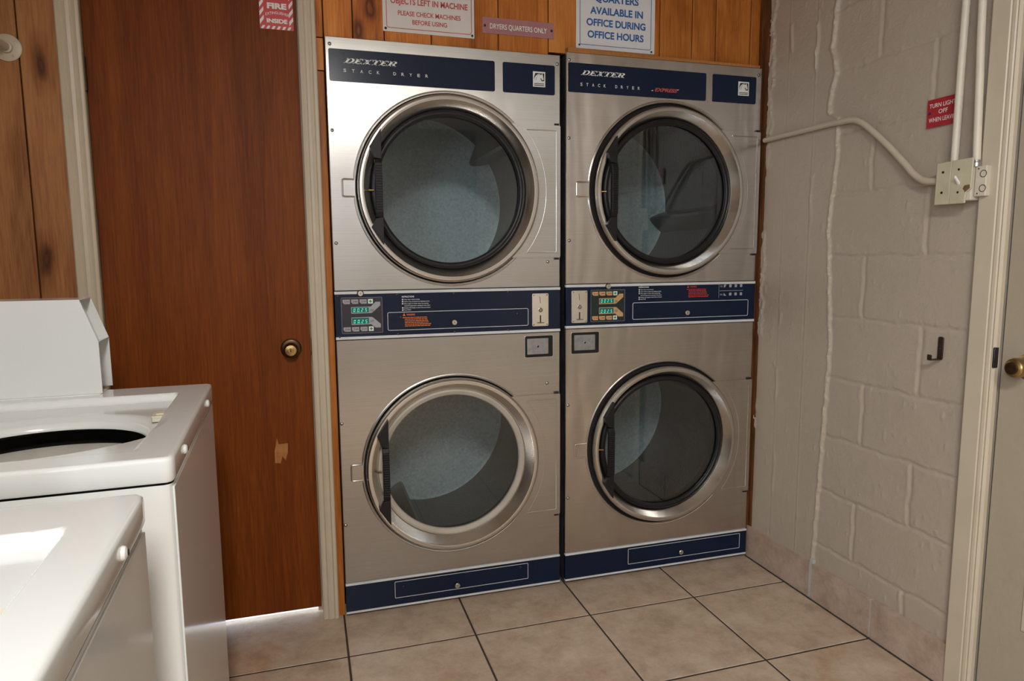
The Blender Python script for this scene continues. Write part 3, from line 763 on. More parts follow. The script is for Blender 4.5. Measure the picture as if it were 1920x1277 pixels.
    # horse-head emblem
    ex0, ez0, ew, eh = P['emb']
    def E(px, py): u = (px-345)/425; v = (py-250-(px-345)*.094)/525; return (ex0+u*ew, ez0+eh*(1-v))
    mb = MB(); mb.add([(ex0, yt, ez0), (ex0+ew, yt, ez0), (ex0+ew, yt, ez0+eh), (ex0, yt, ez0+eh)], [(0, 1, 2, 3)], 0)
    q = [E(425, 310), E(735, 340), E(735, 605), E(640, 600), E(630, 560), E(385, 545), E(385, 440)]
    mb.add([(p[0], yt-.0003, p[1]) for p in q], [tuple(range(len(q)))[::-1]], 1)
    for ya_, yb_ in ((655, 680), (710, 738)):
        q = [E(385, ya_), E(730, ya_+32), E(730, yb_+32), E(385, yb_)]; mb.add([(p[0], yt-.0003, p[1]) for p in q], [(3, 2, 1, 0)], 1)
    horse = [(455,620),(455,520),(480,440),(530,385),(590,375),(630,385),(668,335),(682,400),(700,470),(715,540),(690,572),(655,560),(640,520),(600,490),(600,520),(625,560),(630,632)]
    q = [E(*p) for p in horse]; mb.add([(p[0], yt-.0006, p[1]) for p in q], [tuple(range(len(q)))[::-1]], 0)
    mane = [(395,615),(390,540),(400,480),(430,420),(480,375),(540,350),(620,350),(560,368),(490,410),(450,480),(435,560),(435,620)]
    q = [E(*p) for p in mane]; mb.add([(p[0], yt-.0006, p[1]) for p in q], [tuple(range(len(q)))[::-1]], 0)
    mk('emblem', mb, [M_WHITE, M_DSCREW], hl2, smooth=False)
    # control band
    bz0, bz1 = P['bz']
    mb = MB(); mb.box(x0, x1-.0005, y0-.003, y0+.015, bz0+.006, bz1-.006); cp = mk('control_panel', mb, M_NAVY, R, bevel=.0008)
    for za_, zb_ in ((bz1-.0095, bz1), (bz0, bz0+.0095), (P['kz']-.007, P['kz']), (zb, zb+.007)):
        mb = MB(); mb.box(x0-.0005, x1, y0-.0050, y0+.010, za_, zb_); mk('edge_trim', mb, M_WHITELINE, R, bevel=.001)
    yp = y0-.003
    dx0, dx1, dz0, dz1 = P['drawer']
    mb = MB(); frame_strip(mb, dx0, dx1, dz0, dz1, .0018, .006, yp-.0012, yp+.0002); mb.box(dx0+.001, dx1-.001, yp-.0006, yp+.0005, dz0+.001, dz1-.001, 1)
    mk('access_door', mb, [M_WHITELINE, M_NAVY], cp, smooth=False)
    # timer keypad
    tx, tz, tw, th = P['timer']; mg = M_GREYP if P['pal'] == 'grey' else M_TANP
    mb = MB(); mb.prism(rrect(tx, tx+tw, tz, tz+th, .003), yp-.0010, yp+.0005, 'y', 0)
    frame_strip(mb, tx, tx+tw, tz, tz+th, .0008, .003, yp-.0014, yp, 1)
    kp = mk('timer_keypad', mb, [M_DARKP if P['pal'] == 'grey' else M_DARKP2, M_GREYP], cp, smooth=False)
    yk = yp-.0016; fx = lambda v: tx + (v-.020)/.1355*tw; fz = lambda v: tz + (v-1.004)/.121*th
    def pol(mb, pts, y=yk, mi=0): mb.add([(fx(p[0]), y, fz(p[1])) for p in pts], [tuple(range(len(pts)))], mi)
    mb = MB()
    pol(mb, [(.0523,1.0710),(.118,1.0715),(.1225,1.0735),(.1489,1.0965),(.1489,1.109),(.133,1.109),(.117,1.0935),(.0523,1.0930)])
    pol(mb, [(.0523,1.0330),(.117,1.0335),(.131,1.0215),(.1489,1.0215),(.1489,1.034),(.1225,1.0570),(.118,1.0585),(.0523,1.0580)])
    mk('display_surround', mb, mg, kp, smooth=False)
    for z0k in (1.1034, 1.0107):
        mb = MB(); mb.mi = []; pol(mb, [(.1085, z0k), (.1245, z0k), (.1245, z0k+.0155), (.1085, z0k+.0155)])
        cx, cz = .1165, z0k+.0078; pol(mb, [(cx-.0055, cz), (cx, cz-.0055), (cx+.0055, cz), (cx, cz+.0055)], yk-.0003, 1)
        mk('start_button', mb, [M_WHITE, M_GREEN], kp, smooth=False)
    for z0k in (1.1034, 1.0107):
        for xk, lab in ((.0254, 'HIGH'), (.0530, 'MED'), (.0807, 'LOW')):
            mb = MB(); pol(mb, [(xk+.005, z0k), (xk+.0235, z0k), (xk+.0235, z0k+.0150), (xk, z0k+.0150), (xk, z0k+.0055)])
            text(mb, lab, fx(xk+.0115), fx(xk+.0215), fz(z0k+.006), .0035, yk-.0003, bold=.02, mi=1)
            mb.add([(fx(xk+.0065), yk-.0003, fz(z0k+.003)), (fx(xk+.0085), yk-.0003, fz(z0k+.003)), (fx(xk+.0085), yk-.0003, fz(z0k+.0115)), (fx(xk+.0065), yk-.0003, fz(z0k+.0115))], [(0, 1, 2, 3)], 2)
            mk('button', mb, [mg, M_DSCREW, M_REDP], kp, smooth=False)
    for z0k, lab in ((1.0785, 'UPPER'), (1.0425, 'LOWER')):
        mb = MB(); text(mb, lab, fx(.1145), fx(.1265), fz(z0k+.003), .0025, yk-.0003, bold=.02); text(mb, 'DRYER', fx(.1145), fx(.1265), fz(z0k-.0015), .0025, yk-.0003, bold=.02)
        mk('keypad_lettering', mb, M_DSCREW, kp, smooth=False)
    for z0k, zt_, zd in ((1.0745, 1.0905, 1.0770), (1.0365, 1.0560, 1.0385)):
        mb = MB(); pol(mb, [(.0540, z0k), (.1100, z0k), (.1100, zt_), (.0540, zt_)], yk-.0004, 0); mb.mi = [0]
        for i, ch in enumerate('0025'): digit(mb, ch, fx(.0590+i*.0128), fz(zd), .0056, .0108, yk-.0008)
        if P['pal'] == 'grey': mb.add([(fx(.0792)+a_, yk-.0008, fz(zd)+b_) for a_, b_ in ((0, 0), (.0011, 0), (.0011, .0011), (0, .0011))], [(0, 1, 2, 3)])
        mb.mi = [0] + [1]*(len(mb.f)-1); mk('display', mb, [M_SCREEN, M_LED], kp, smooth=False)
    # printed instructions
    ix, iz = P['instr']; mb = MB(); yi = yp-.0003
    text(mb, 'INSTRUCTIONS', ix, ix+.042, iz, .0055, yi, bold=.02)
    lines = ['Dryer door must be closed', 'Insert coins, as shown by displayed price', 'Select upper or lower dryer by pressing', 'desired temperature setting for that dryer', 'Display will change to show time purchased', 'Press START']
    for i, s in enumerate(lines):
        zz = iz-.0085-i*.0072; text(mb, s, ix+.007+(.001 if i == 3 else 0), ix+.007+.00215*len(s), zz, .0036, yi, bold=.01)
        if i != 3: mb.add([(ix, yi, zz-.0005), (ix+.0042, yi, zz-.0005), (ix+.0042, yi, zz+.0040), (ix, yi, zz+.0040)], [(0, 1, 2, 3)])
    mk('instruction_print', mb, M_WHITE, cp, smooth=False)
    wx, wz, wm = P['warn']; mb = MB(); yi = y0-.0046
    mb.add([(wx, yi, wz), (wx+.010, yi, wz), (wx+.005, yi, wz+.010)], [(0, 1, 2)])
    text(mb, 'WARNING', wx+.013, wx+.042, wz+.001, .0065, yi, bold=.03)
    rw = random.Random(3)
    for i in range(6):
        zz = wz-.0075-i*.0058; xs = wx+(.0 if i < 1 else .007); xe = wx+.075+rw.random()*.018
        while xs < xe:
            w = .003+rw.random()*.009; mb.add([(xs, yi, zz), (xs+w, yi, zz), (xs+w, yi, zz+.0030), (xs, yi, zz+.0030)], [(0, 1, 2, 3)]); xs += w+.0014
    mk('warning_print', mb, wm, cp, smooth=False)
    if P['pal'] != 'grey':
        mb = MB(); yi = yp-.0003
        for zz in (1.1315, 1.099):
            for k in range(4):
                xx = 1.483+k*.0245
                if k == 0: mb.add([(xx, yi, zz), (xx+.005, yi, zz), (xx+.012, yi, zz+.011 if zz > 1.12 else zz), (xx, yi, zz+.011)], [(0, 1, 2, 3)])
                else: mb.prism(rrect(xx, xx+.011, zz, zz+.0115, .003), yi-.0002, yi, 'y')
            mb.box(1.466, 1.478, yi-.0002, yi, zz+.002, zz+.0035); mb.box(1.466, 1.478, yi-.0002, yi, zz+.006, zz+.0075)
        mb.box(1.463, 1.571, yi-.0002, yi, 1.1175, 1.1190); mb.box(1.4605, 1.4615, yi-.0002, yi, 1.09, 1.146)
        mk('cycle_print', mb, M_GREYP, cp, smooth=False)
        for k in (1, 2, 3): pass
    # coin slot plate
    cx0, cz0 = P['coin']; mb = MB(); mb.prism(rrect(cx0, cx0+.063, cz0, cz0+.1195, .005), yp-.0022, yp+.0005, 'y')
    pl = mk('coin_plate', mb, M_CHROME, cp, bevel=.0006)
    mb = MB(); ys = yp-.0026
    mb.prism([(cx0+.0285, cz0+.108), (cx0+.0300, cz0+.108), (cx0+.0325, cz0+.084), (cx0+.0310, cz0+.084)], ys, yp-.0015, 'y')
    mk('coin_slot', mb, M_DARK, pl, smooth=False); mb = MB()
    mb.box(cx0+.0295, cx0+.0340, ys, yp-.0015, cz0+.012, cz0+.040); mb.box(cx0+.020, cx0+.046, ys, yp-.0015, cz0+.0105, cz0+.0125)
    mk('return_slot', mb, M_DARK, pl, smooth=False)
    mb = MB(); mb.lathe([(0, -.0075), (.004, -.007), (.0062, -.0045), (.0065, -.0025), (.0085, -.002), (.0088, .0)], (cx0+.0315, yp-.0022, cz0+.059), 24); mk('return_button', mb, M_SCREW, pl)
    for a_, b_ in ((.006, .006), (.057, .006), (.006, .1135), (.057, .1135)):
        mb = MB(); cathead((cx0+a_, cz0+b_), .0028, yp-.0022, mb); mk('screw', mb, M_SCREW, pl)
    mb = MB(); mb.tube([(cx0+.020, yp-.005, cz0+.013), (cx0+.043, yp-.005, cz0+.0125)], .0016, 8); mk('slide_lip', mb, M_SCREW, pl)
    # coin box front below the band
    bx0, bz0_, bw, bh, ix0, iz0, iw, ih = P['cbox']
    mb = MB(); mb.prism(rrect(bx0, bx0+bw, bz0_, bz0_+bh, .006), y0-.0008, y0+.001, 'y', 0); frame_strip(mb, bx0-.001, bx0+bw+.001, bz0_-.001, bz0_+bh+.001, .0012, .007, y0-.0015, y0, 1)
    cb = mk('coin_box', mb, [M_DARK, M_CHROME], R, smooth=False)
    mb = MB(); mb.prism(rrect(ix0, ix0+iw, iz0, iz0+ih, .002), y0-.007, y0-.0004, 'y'); mb.lathe([(0, -.0005), (.0045, -.0015), (.0055, 0)], (ix0+iw*.5, y0-.007, iz0+ih*.5), 20)
    mk('coin_box_door', mb, M_GBOX, cb, bevel=.001)
    mb = MB(); mb.lathe([(0, -.0022), (.0030, -.0020), (.0034, 0)], (ix0+iw*.5, y0-.0075, iz0+ih*.5), 16); mk('key_hole', mb, M_DARK, cb)
    # kick panel
    mb = MB(); mb.box(x0, x1, y0-.002, y0+.012, zb+.004, P['kz']-.003); kp_ = mk('kick_panel', mb, M_NAVY, R, bevel=.0008)
    kx0, kx1, kz0, kz1 = P['kick']; mb = MB(); frame_strip(mb, kx0, kx1, kz0, kz1, .0016, .003, y0-.0032, y0-.0018); mk('access_door', mb, M_WHITELINE, kp_, smooth=False)
    # cylinder locks and screws
    for lx, lz in P['locks']:
        mb = MB(); mb.lathe([(.0115, 0), (.0112, -.004), (.0100, -.0055), (.0095, -.0055)], (lx, y0-.002, lz), 26, mi=0); mb.lathe([(.0096, -.004), (.0092, -.0085), (.0080, -.0095), (.0050, -.0095), (.0045, -.0080), (0, -.0080)], (lx, y0-.002, lz), 26, mi=1)
        mb.box(lx-.0008, lx+.0008, y0-.0108, y0-.0095, lz-.003, lz+.003, 0)
        mk('lock', mb, [M_DSCREW, M_CREAMM], R)
    for sx, sz in P['screws']:
        mb = MB(); mb.lathe([(.0058, .0005), (.0058, -.0006), (.0045, -.0010)], (sx, y0, sz), 16, mi=1); cathead((sx, sz), .0042, y0-.001, mb); mk('screw', mb, [M_SCREW, M_DSCREW], R)
    for sx, sz in P['dscrews']:
        mb = MB(); cathead((sx, sz), .0050, y0-.003, mb); mk('screw', mb, M_DSCREW, R)
    return R
M_GBOX = simple('grey_cast_metal', (.36, .38, .40), .35, .8, vary=.12, vs=60)
M_CREAMM = simple('nickel_lock_face', (.62, .60, .52), .3, .9)

D1 = dict(label='steel stacked dryer beside the wooden door, with grey timer keypad and beige-ringed lower door glass', x0=0.0, x1=.800, y=0.0, zb=.012, H=1.9586, steel=M_ST1, ring=M_RING,
    bz=(.9837, 1.1454), kz=.122, cu=(.4005, 1.4850), cl=(.3965, .5190), rh=.3195, rr=.3145, doff=0, doffz=0, tabh=.056, tabx=.362, hpz=.232,
    gask=dict(u='black', l='beige'), baf=dict(u=(38, 158, 278), l=(-112, 128)), hdz=dict(u=.0, l=.0),
    hz=(1.8208, 1.9213), hx=((.010, .5605), (.5888, .7795)), dex=(.0555, .2365, 1.8783, .0165), stk=(.0553, .3205, 1.8512, .0100, .0100), emb=(.6981, 1.8458, .0454, .0516),
    drawer=(.172, .677, 1.009, 1.072), timer=(.020, 1.004, .1355, .121), pal='grey', instr=(.2225, 1.1210), warn=(.2235, 1.0580, M_ORANGE),
    coin=(.691, 1.005), cbox=(.664, .891, .108, .079, .671, .902, .082, .059), kick=(.170, .672, .044, .106),
    locks=((.084, 1.138), (.403, 1.030), (.397, .060)), screws=((.015, 1.935), (.013, 1.667), (.012, 1.305), (.789, 1.928), (.753, 1.238), (.008, .696), (.008, .336), (.750, .792)),
    dscrews=((.010, 1.129), (.207, 1.131), (.405, 1.131), (.602, 1.131), (.012, .993), (.207, .995), (.405, .995), (.602, .995), (.218, 1.053), (.637, 1.052), (.2, .083), (.642, .092), (.61, .040), (.39, .112)))
K = .99572
def kx(x): return -.0904 + (x+.0904)*K
def kz(z): return 1.2526 + (z-1.2526)*K
D2 = dict(label='steel stacked dryer beside the block wall, with tan timer keypad and a red header word', x0=.8189, x1=1.6269, y=-.010, zb=.0155, H=1.9699, steel=M_ST2, ring=M_RING,
    bz=(kz(.992), kz(1.1531)), kz=kz(.1195), cu=(1.2335, 1.4965), cl=(1.2315, .5250), rh=.3225, rr=.3105, doff=.0035, doffz=-.002, tabh=.053, tabx=.3735, hpz=.233,
    gask=dict(u='black', l='black'), baf=dict(u=(-12, 108, 228), l=(165,)), hdz=dict(u=0, l=0),
    hz=(kz(1.8367), kz(1.9377)), hx=((kx(.8294), kx(1.388)), (kx(1.4148), kx(1.6085))), dex=(.8735, 1.0544, 1.8945, .0170), stk=(.8725, 1.0975, 1.8575, .0110, .0090), exp=(1.166, 1.256, 1.8565, .0125), emb=(1.5209, 1.8630, .0479, .0514),
    drawer=(kx(1.093), kx(1.604), kz(1.016), kz(1.081)), timer=(kx(.921), kz(1.013), .1385, .1185), pal='tan', instr=(1.113, 1.1365), warn=(1.318, 1.1330, M_REDP),
    coin=(kx(.844), kz(1.0115)), cbox=(kx(.845), kz(.896), .111, .0795, kx(.8545), kz(.9085), .084, .058), kick=(kx(1.089), kx(1.603), kz(.040), kz(.104)),
    locks=((kx(.990), kz(1.144)), (kx(1.327), kz(1.036)), (kx(1.324), kz(.061))), screws=((kx(.834), kz(1.946)), (kx(.834), kz(1.677)), (kx(.836), kz(1.314)), (kx(1.62), kz(1.947)), (kx(.833), kz(.702)), (kx(.834), kz(.341))), dscrews=())
make_dryer(D1)
make_dryer(D2)

# raw wood strip lying on top of the right dryer
mb = MB(); mb.prism([(.826, 1.9702), (1.618, 1.9702), (1.618, 1.9795), (1.3, 1.981), (.826, 1.9865)], -.009, YW-.003, 'y')
o = mk('wood_strip', mb, M_RAWW, bevel=.001); tag(o, 'thin strip of raw orange wood lying on top of the tan-keypad dryer', 'wood strip')

# ------------------------------------------------------------------ signs
def sign_plate(name, label, x0, x1, z0, z1, y, mat, th=.002, tilt=None, r=.002):
    S = thing(name, label, 'sign', ((x0+x1)/2, YW, z0))
    mb = MB(); mb.prism(rrect(x0, x1, z0, z1, r), y-th, y, 'y'); mk('plate', mb, mat, S, smooth=False); return S
yw = YW-.0018
S = sign_plate('notice_sign', 'white sign with red lettering asking users to check machines, on the wood panelling', .187, .4945, 1.9940, 2.2300, yw, M_SIGNW)
ys = yw-.0024; mb = MB()
text(mb, 'NOT RESPONSIBLE FOR', .2160, .4700, 2.1190, .0190, ys, bold=.03)
text(mb, 'OBJECTS LEFT IN MACHINE', .2135, .4720, 2.0835, .0190, ys, bold=.03)
text(mb, 'PLEASE CHECK MACHINES', .2370, .4475, 2.0478, .0148, ys, bold=.025)
text(mb, 'BEFORE USING', .2840, .4005, 2.0221, .0145, ys, bold=.025)
mk('lettering', mb, M_REDT, S, smooth=False)
mb = MB(); frame_strip(mb, .1985, .4860, 2.0050, 2.2200, .0022, .010, ys, ys+.0003); mk('border_line', mb, M_REDT, S, smooth=False)
for a, b in ((.1958, 2.0030), (.4868, 2.0025), (.1958, 2.2210), (.4868, 2.2210)):
    mb = MB(); cathead((a, b), .0040, ys, mb); mk('screw', mb, M_DSCREW, S)
S = sign_plate('notice_sign', 'white sign with blue lettering about quarters and office hours, on the wood panelling', .8665, 1.1770, 1.9940, 2.2300, yw, M_SIGNB)
mb = MB()
text(mb, 'QUARTERS', .9380, 1.1100, 2.1585, .0245, ys, bold=.032)
text(mb, 'AVAILABLE IN', .9198, 1.1280, 2.1155, .0245, ys, bold=.032)
text(mb, 'OFFICE DURING', .9057, 1.1390, 2.0750, .0242, ys, bold=.032)
text(mb, 'OFFICE HOURS', .9100, 1.1320, 2.0337, .0242, ys, bold=.032)
mk('lettering', mb, M_BLUET, S, smooth=False)
mb = MB(); frame_strip(mb, .8800, 1.1625, 2.0070, 2.2180, .0020, .008, ys, ys+.0003); mk('border_line', mb, M_BLUET, S, smooth=False)
for a, b in ((.8789, 2.0055), (1.1643, 2.0017), (.8789, 2.2210), (1.1643, 2.2210)):
    mb = MB(); cathead((a, b), .0036, ys, mb); mk('screw', mb, M_DSCREW, S)
S = sign_plate('notice_sign', 'small mauve plastic sign with white lettering between the two larger white signs', .5230, .7820, 2.0160, 2.0685, yw, M_MAUVE, r=.0006)
mb = MB(); text(mb, 'DRYERS QUARTERS ONLY', .5495, .7560, 2.0325, .0175, ys, bold=.008); mk('lettering', mb, M_WHITE, S, smooth=False)
for a, b in ((.5315, 2.0407), (.7735, 2.0426)):
    mb = MB(); cathead((a, b), .0042, ys, mb); mk('screw', mb, M_DSCREW, S)

# fire extinguisher sticker on the wooden door
x0, x1, z0, z1 = -.1940, -.0920, 1.9757, 2.0950; yd = .0398
S = thing('safety_sticker', 'red and white striped sticker saying fire extinguisher inside, on the wooden door', 'sign', ((x0+x1)/2, .0399, z0))
mb = MB(); mb.prism([(x0, z0), (x1, z0), (x1, z1), (x0, z1)], yd-.0006, yd, 'y'); mk('sheet', mb, M_REDSTK, S, smooth=False)
mb = MB(); y_ = yd-.0009; bw_ = .0125; sl = .010
for k in range(6):
    a = x0+.003+k*.0158; mb.add([(a, y_, z0+.001), (a+.0078, y_, z0+.001), (a+.0078+.0055, y_, z0+.0105), (a+.0055, y_, z0+.0105)], [(0,1,2,3)])
    mb.add([(a, y_, z1-.0105), (a+.0078, y_, z1-.0105), (a+.0078+.0055, y_, z1-.001), (a+.0055, y_, z1-.001)], [(0,1,2,3)])
for k in range(4):
    zz = z0+.013+k*.0255
    mb.add([(x0+.001, y_, zz), (x0+.0130, y_, zz+.017), (x0+.0130, y_, zz+.029), (x0+.001, y_, zz+.0135)], [(0,1,2,3)])
    mb.add([(x1-.0130, y_, zz), (x1-.001, y_, zz+.017), (x1-.001, y_, zz+.029), (x1-.0130, y_, zz+.0135)], [(0,1,2,3)])
text(mb, 'FIRE', -.1700, -.1115, 2.0392, .0165, y_, bold=.05)
text(mb, 'EXTINGUISHER', -.1755, -.1045, 2.0160, .0088, y_, bold=.0, warp=.0065)
text(mb, 'INSIDE', -.1725, -.1105, 1.9960, .0122, y_, bold=.045)
mk('lettering', mb, M_WHITE, S, smooth=False)

# red light sign on the block wall
S = thing('light_sign', 'small red sign with white lettering about turning the light off, partly behind the conduit', 'sign', (XR-.004, -.80, 1.614))
xs_ = XR-.0045; mb = MB(); mb.prism([(-.7455, 1.6145), (-.8500, 1.6145), (-.8500, 1.6925), (-.7455, 1.6925)], xs_-.0022, xs_, 'x', ); mk('plate', mb, M_REDSIGN, S, smooth=False)
mb = MB(); xt = xs_-.0025
text(mb, 'TURN LIGHT', -.7530, -.8360, 1.6685, .0122, xt, 'x', bold=.005)
text(mb, 'OFF', -.7835, -.8120, 1.6497, .0122, xt, 'x', bold=.005)
text(mb, 'WHEN LEAVING', -.7535, -.8485, 1.6290, .0122, xt, 'x', bold=.005)
mk('lettering', mb, M_WHITE, S, smooth=False)
mb = MB(); mb.lathe([(0, -.003), (.003, -.0025), (.0038, 0)], (xs_-.0022, -.7545, 1.6545), 14, 'x'); mk('screw', mb, simple('blue_plastic_screw', (.01, .02, .12), .4), S)

# ------------------------------------------------------------------ conduits, switch, hook
rc = .0098
def conduit(label, pts, mat, r=rc, name='conduit'):
    mb = MB(); mb.tube(catmull(pts, 8), r, 16); o = mk(name, mb, mat); return tag(o, label, 'conduit')
xc = XR-.0185
conduit('beige painted conduit bending down across the block wall from the dryer to the switch', [(XR-.0170, -.030, 1.697), (XR-.0175, -.07, 1.697), (xc, -.12, 1.697), (xc, -.224, 1.696), (xc, -.34, 1.6955), (xc, -.420, 1.693), (xc, -.470, 1.690), (xc, -.505, 1.679), (xc, -.545, 1.652), (xc-.001, -.62, 1.590), (xc-.003, -.693, 1.522), (xc-.006, -.728, 1.489), (xc-.009, -.765, 1.466), (xc-.010, -.80, 1.459), (xc-.010, -.824, 1.458)], M_PIPE)
conduit('pale vertical conduit running up from the top of the light switch cover', [(XR-.030, -.8640, 1.5035), (XR-.030, -.8655, 1.8), (XR-.030, -.8690, 2.2), (XR-.030, -.8700, ZC-.001)], M_PIPEW)
conduit('pale vertical conduit between the switch conduit and the door casing, rising from a junction box', [(XR-.030, -.9290, 1.5000), (XR-.030, -.9215, 1.7), (XR-.028, -.9120, 1.93), (XR-.026, -.9050, ZC-.001)], M_PIPEW)
S = thing('light_switch', 'ivory double cover plate with a white toggle switch and a broken lower corner', 'light switch', (XR-.02, -.88, 1.39))
mb = MB(); mb.box(XR-.043, XR-.003, -.930, -.830, 1.3965, 1.4985); mk('switch_box', mb, M_PALEBOX, S, bevel=.003)
xp = XR-.0435
mb = MB(); mb.prism([(-.8245, 1.3905), (-.8265, 1.5045), (-.8725, 1.5050), (-.8705, 1.3900)], xp-.005, xp, 'x'); mk('blank_plate', mb, M_IVORY, S, bevel=.002)
mb = MB(); mb.prism([(-.8712, 1.3895), (-.8733, 1.5055), (-.9350, 1.5065), (-.9335, 1.4260), (-.9210, 1.4180), (-.9175, 1.4000), (-.9180, 1.3895)], xp-.006, xp, 'x'); mk('toggle_plate', mb, M_IVORY, S, bevel=.0015)
mb = MB(); mb.prism([(-.918, 1.418), (-.932, 1.428), (-.930, 1.437), (-.915, 1.436), (-.911, 1.428)], xp-.0064, xp-.0058, 'x'); mk('scorch_mark', mb, simple('brown_stain', (.18, .10, .04), .6, vary=.4), S, smooth=False)
mb = MB(); mb.box(xp-.0066, xp-.0055, -.9035, -.8925, 1.4330, 1.4600); tp = mk('toggle_frame', mb, M_TRIM, S)
mb = MB(); mb.add([(xp-.006, -.9015, 1.447), (xp-.006, -.8945, 1.447), (xp-.006, -.8945, 1.438), (xp-.006, -.9015, 1.438), (xp-.020, -.9005, 1.4635), (xp-.020, -.8955, 1.4635), (xp-.022, -.8955, 1.4575), (xp-.022, -.9005, 1.4575)], [(0,1,5,4), (1,2,6,5), (2,3,7,6), (3,0,4,7), (4,5,6,7)])
mk('toggle', mb, M_WHITE, S, recalc=True, bevel=.001)
for a, b in ((-.8475, 1.4780), (-.8470, 1.4230), (-.8955, 1.4800), (-.8965, 1.4195)):
    mb = MB(); mb.lathe([(0, -.0015), (.0030, -.0012), (.0036, .0005)], (xp-.0055, a, b), 12, 'x'); mk('screw', mb, M_HINGE, S)
S = thing('junction_box', 'pale square junction box between the switch cover and the door casing', 'electrical box', (XR-.02, -.95, 1.40))
mb = MB(); mb.box(XR-.036, XR-.003, -.9640, -.9325, 1.4050, 1.4835, 0); mk('box_body', mb, M_PALEBOX, S, bevel=.002)
mb = MB(); xb_ = XR-.0362
for cz in (1.4625, 1.4250): mb.lathe([(.0095, .0), (.0095, -.0006), (.0080, -.0006), (.0080, 0)], (xb_, -.9560, cz), 20, 'x')
for cz in (1.4765, 1.4125): mb.lathe([(0, -.0008), (.0018, -.0008), (.0018, 0)], (xb_, -.9420, cz), 10, 'x')
mk('knockouts', mb, M_DSCREW, S)
mb = MB(); mb.lathe([(.0125, 0), (.0125, .010), (.0110, .012), (.0115, .016)], (XR-.030, -.9290, 1.4835), 18, 'z'); mk('connector', mb, M_SCREW, S)

S = thing('coat_hook', 'small dark metal strap hook screwed to the block wall', 'hook', (XR, -.838, .95))
mb = MB(); x_ = XR-.0035
mb.prism(rrect(-.8465, -.8300, .953, 1.019, .005), x_-.002, x_+.002, 'x')
mb.box(x_-.040, x_+.001, -.8455, -.8310, .9530, .9560); mb.prism([(x_-.040, .953), (x_-.0375, .953), (x_-.0375, .968), (x_-.040, .970)], -.8455, -.8310, 'y')
mk('strap', mb, M_HINGE, S, bevel=.0008)
for z_ in (1.007, .983):
    mb = MB(); mb.lathe([(0, -.0018), (.0025, -.0015), (.0034, 0)], (x_-.002, -.8385, z_), 12, 'x'); mk('screw', mb, M_DSCREW, S)

# rod flange on the left panelling
S = thing('closet_rod', 'round painted flange holding a pipe rod on the wood panelling', 'rod', (-.876, YW, 1.858))
mb = MB(); c = (-.876, YW-.0016, 1.8575)
mb.lathe([(.0375, 0), (.0375, -.003), (.035, -.0045), (.016, -.005), (.0155, -.012), (.0130, -.0135), (0, -.0135)], c, 40); mk('flange', mb, M_TRIM, S)
for a in (35, 125, 215, 305):
    mb = MB(); mb.lathe([(0, -.0015), (.003, -.001), (.004, 0)], (c[0]+.0265*cos(radians(a)), c[1]-.0045, c[2]+.0265*sin(radians(a))), 12); mk('screw', mb, M_TRIM, S)
mb = MB(); mb.tube([(c[0], c[1]-.006, c[2]), (c[0]-.045, c[1]-.45, c[2]+.004)], .0115, 20); mk('rod', mb, M_PIPE, S)

# ceiling fitting (gives the room its lamp light)
S = thing('ceiling_light', 'long fluorescent ceiling fitting behind the camera', 'ceiling light', (-.10, -3.20, ZC))
mb = MB(); mb.box(-.27, .07, -3.81, -2.59, 2.47, ZC-.001); mk('housing', mb, M_SIGNW, S, bevel=.004)

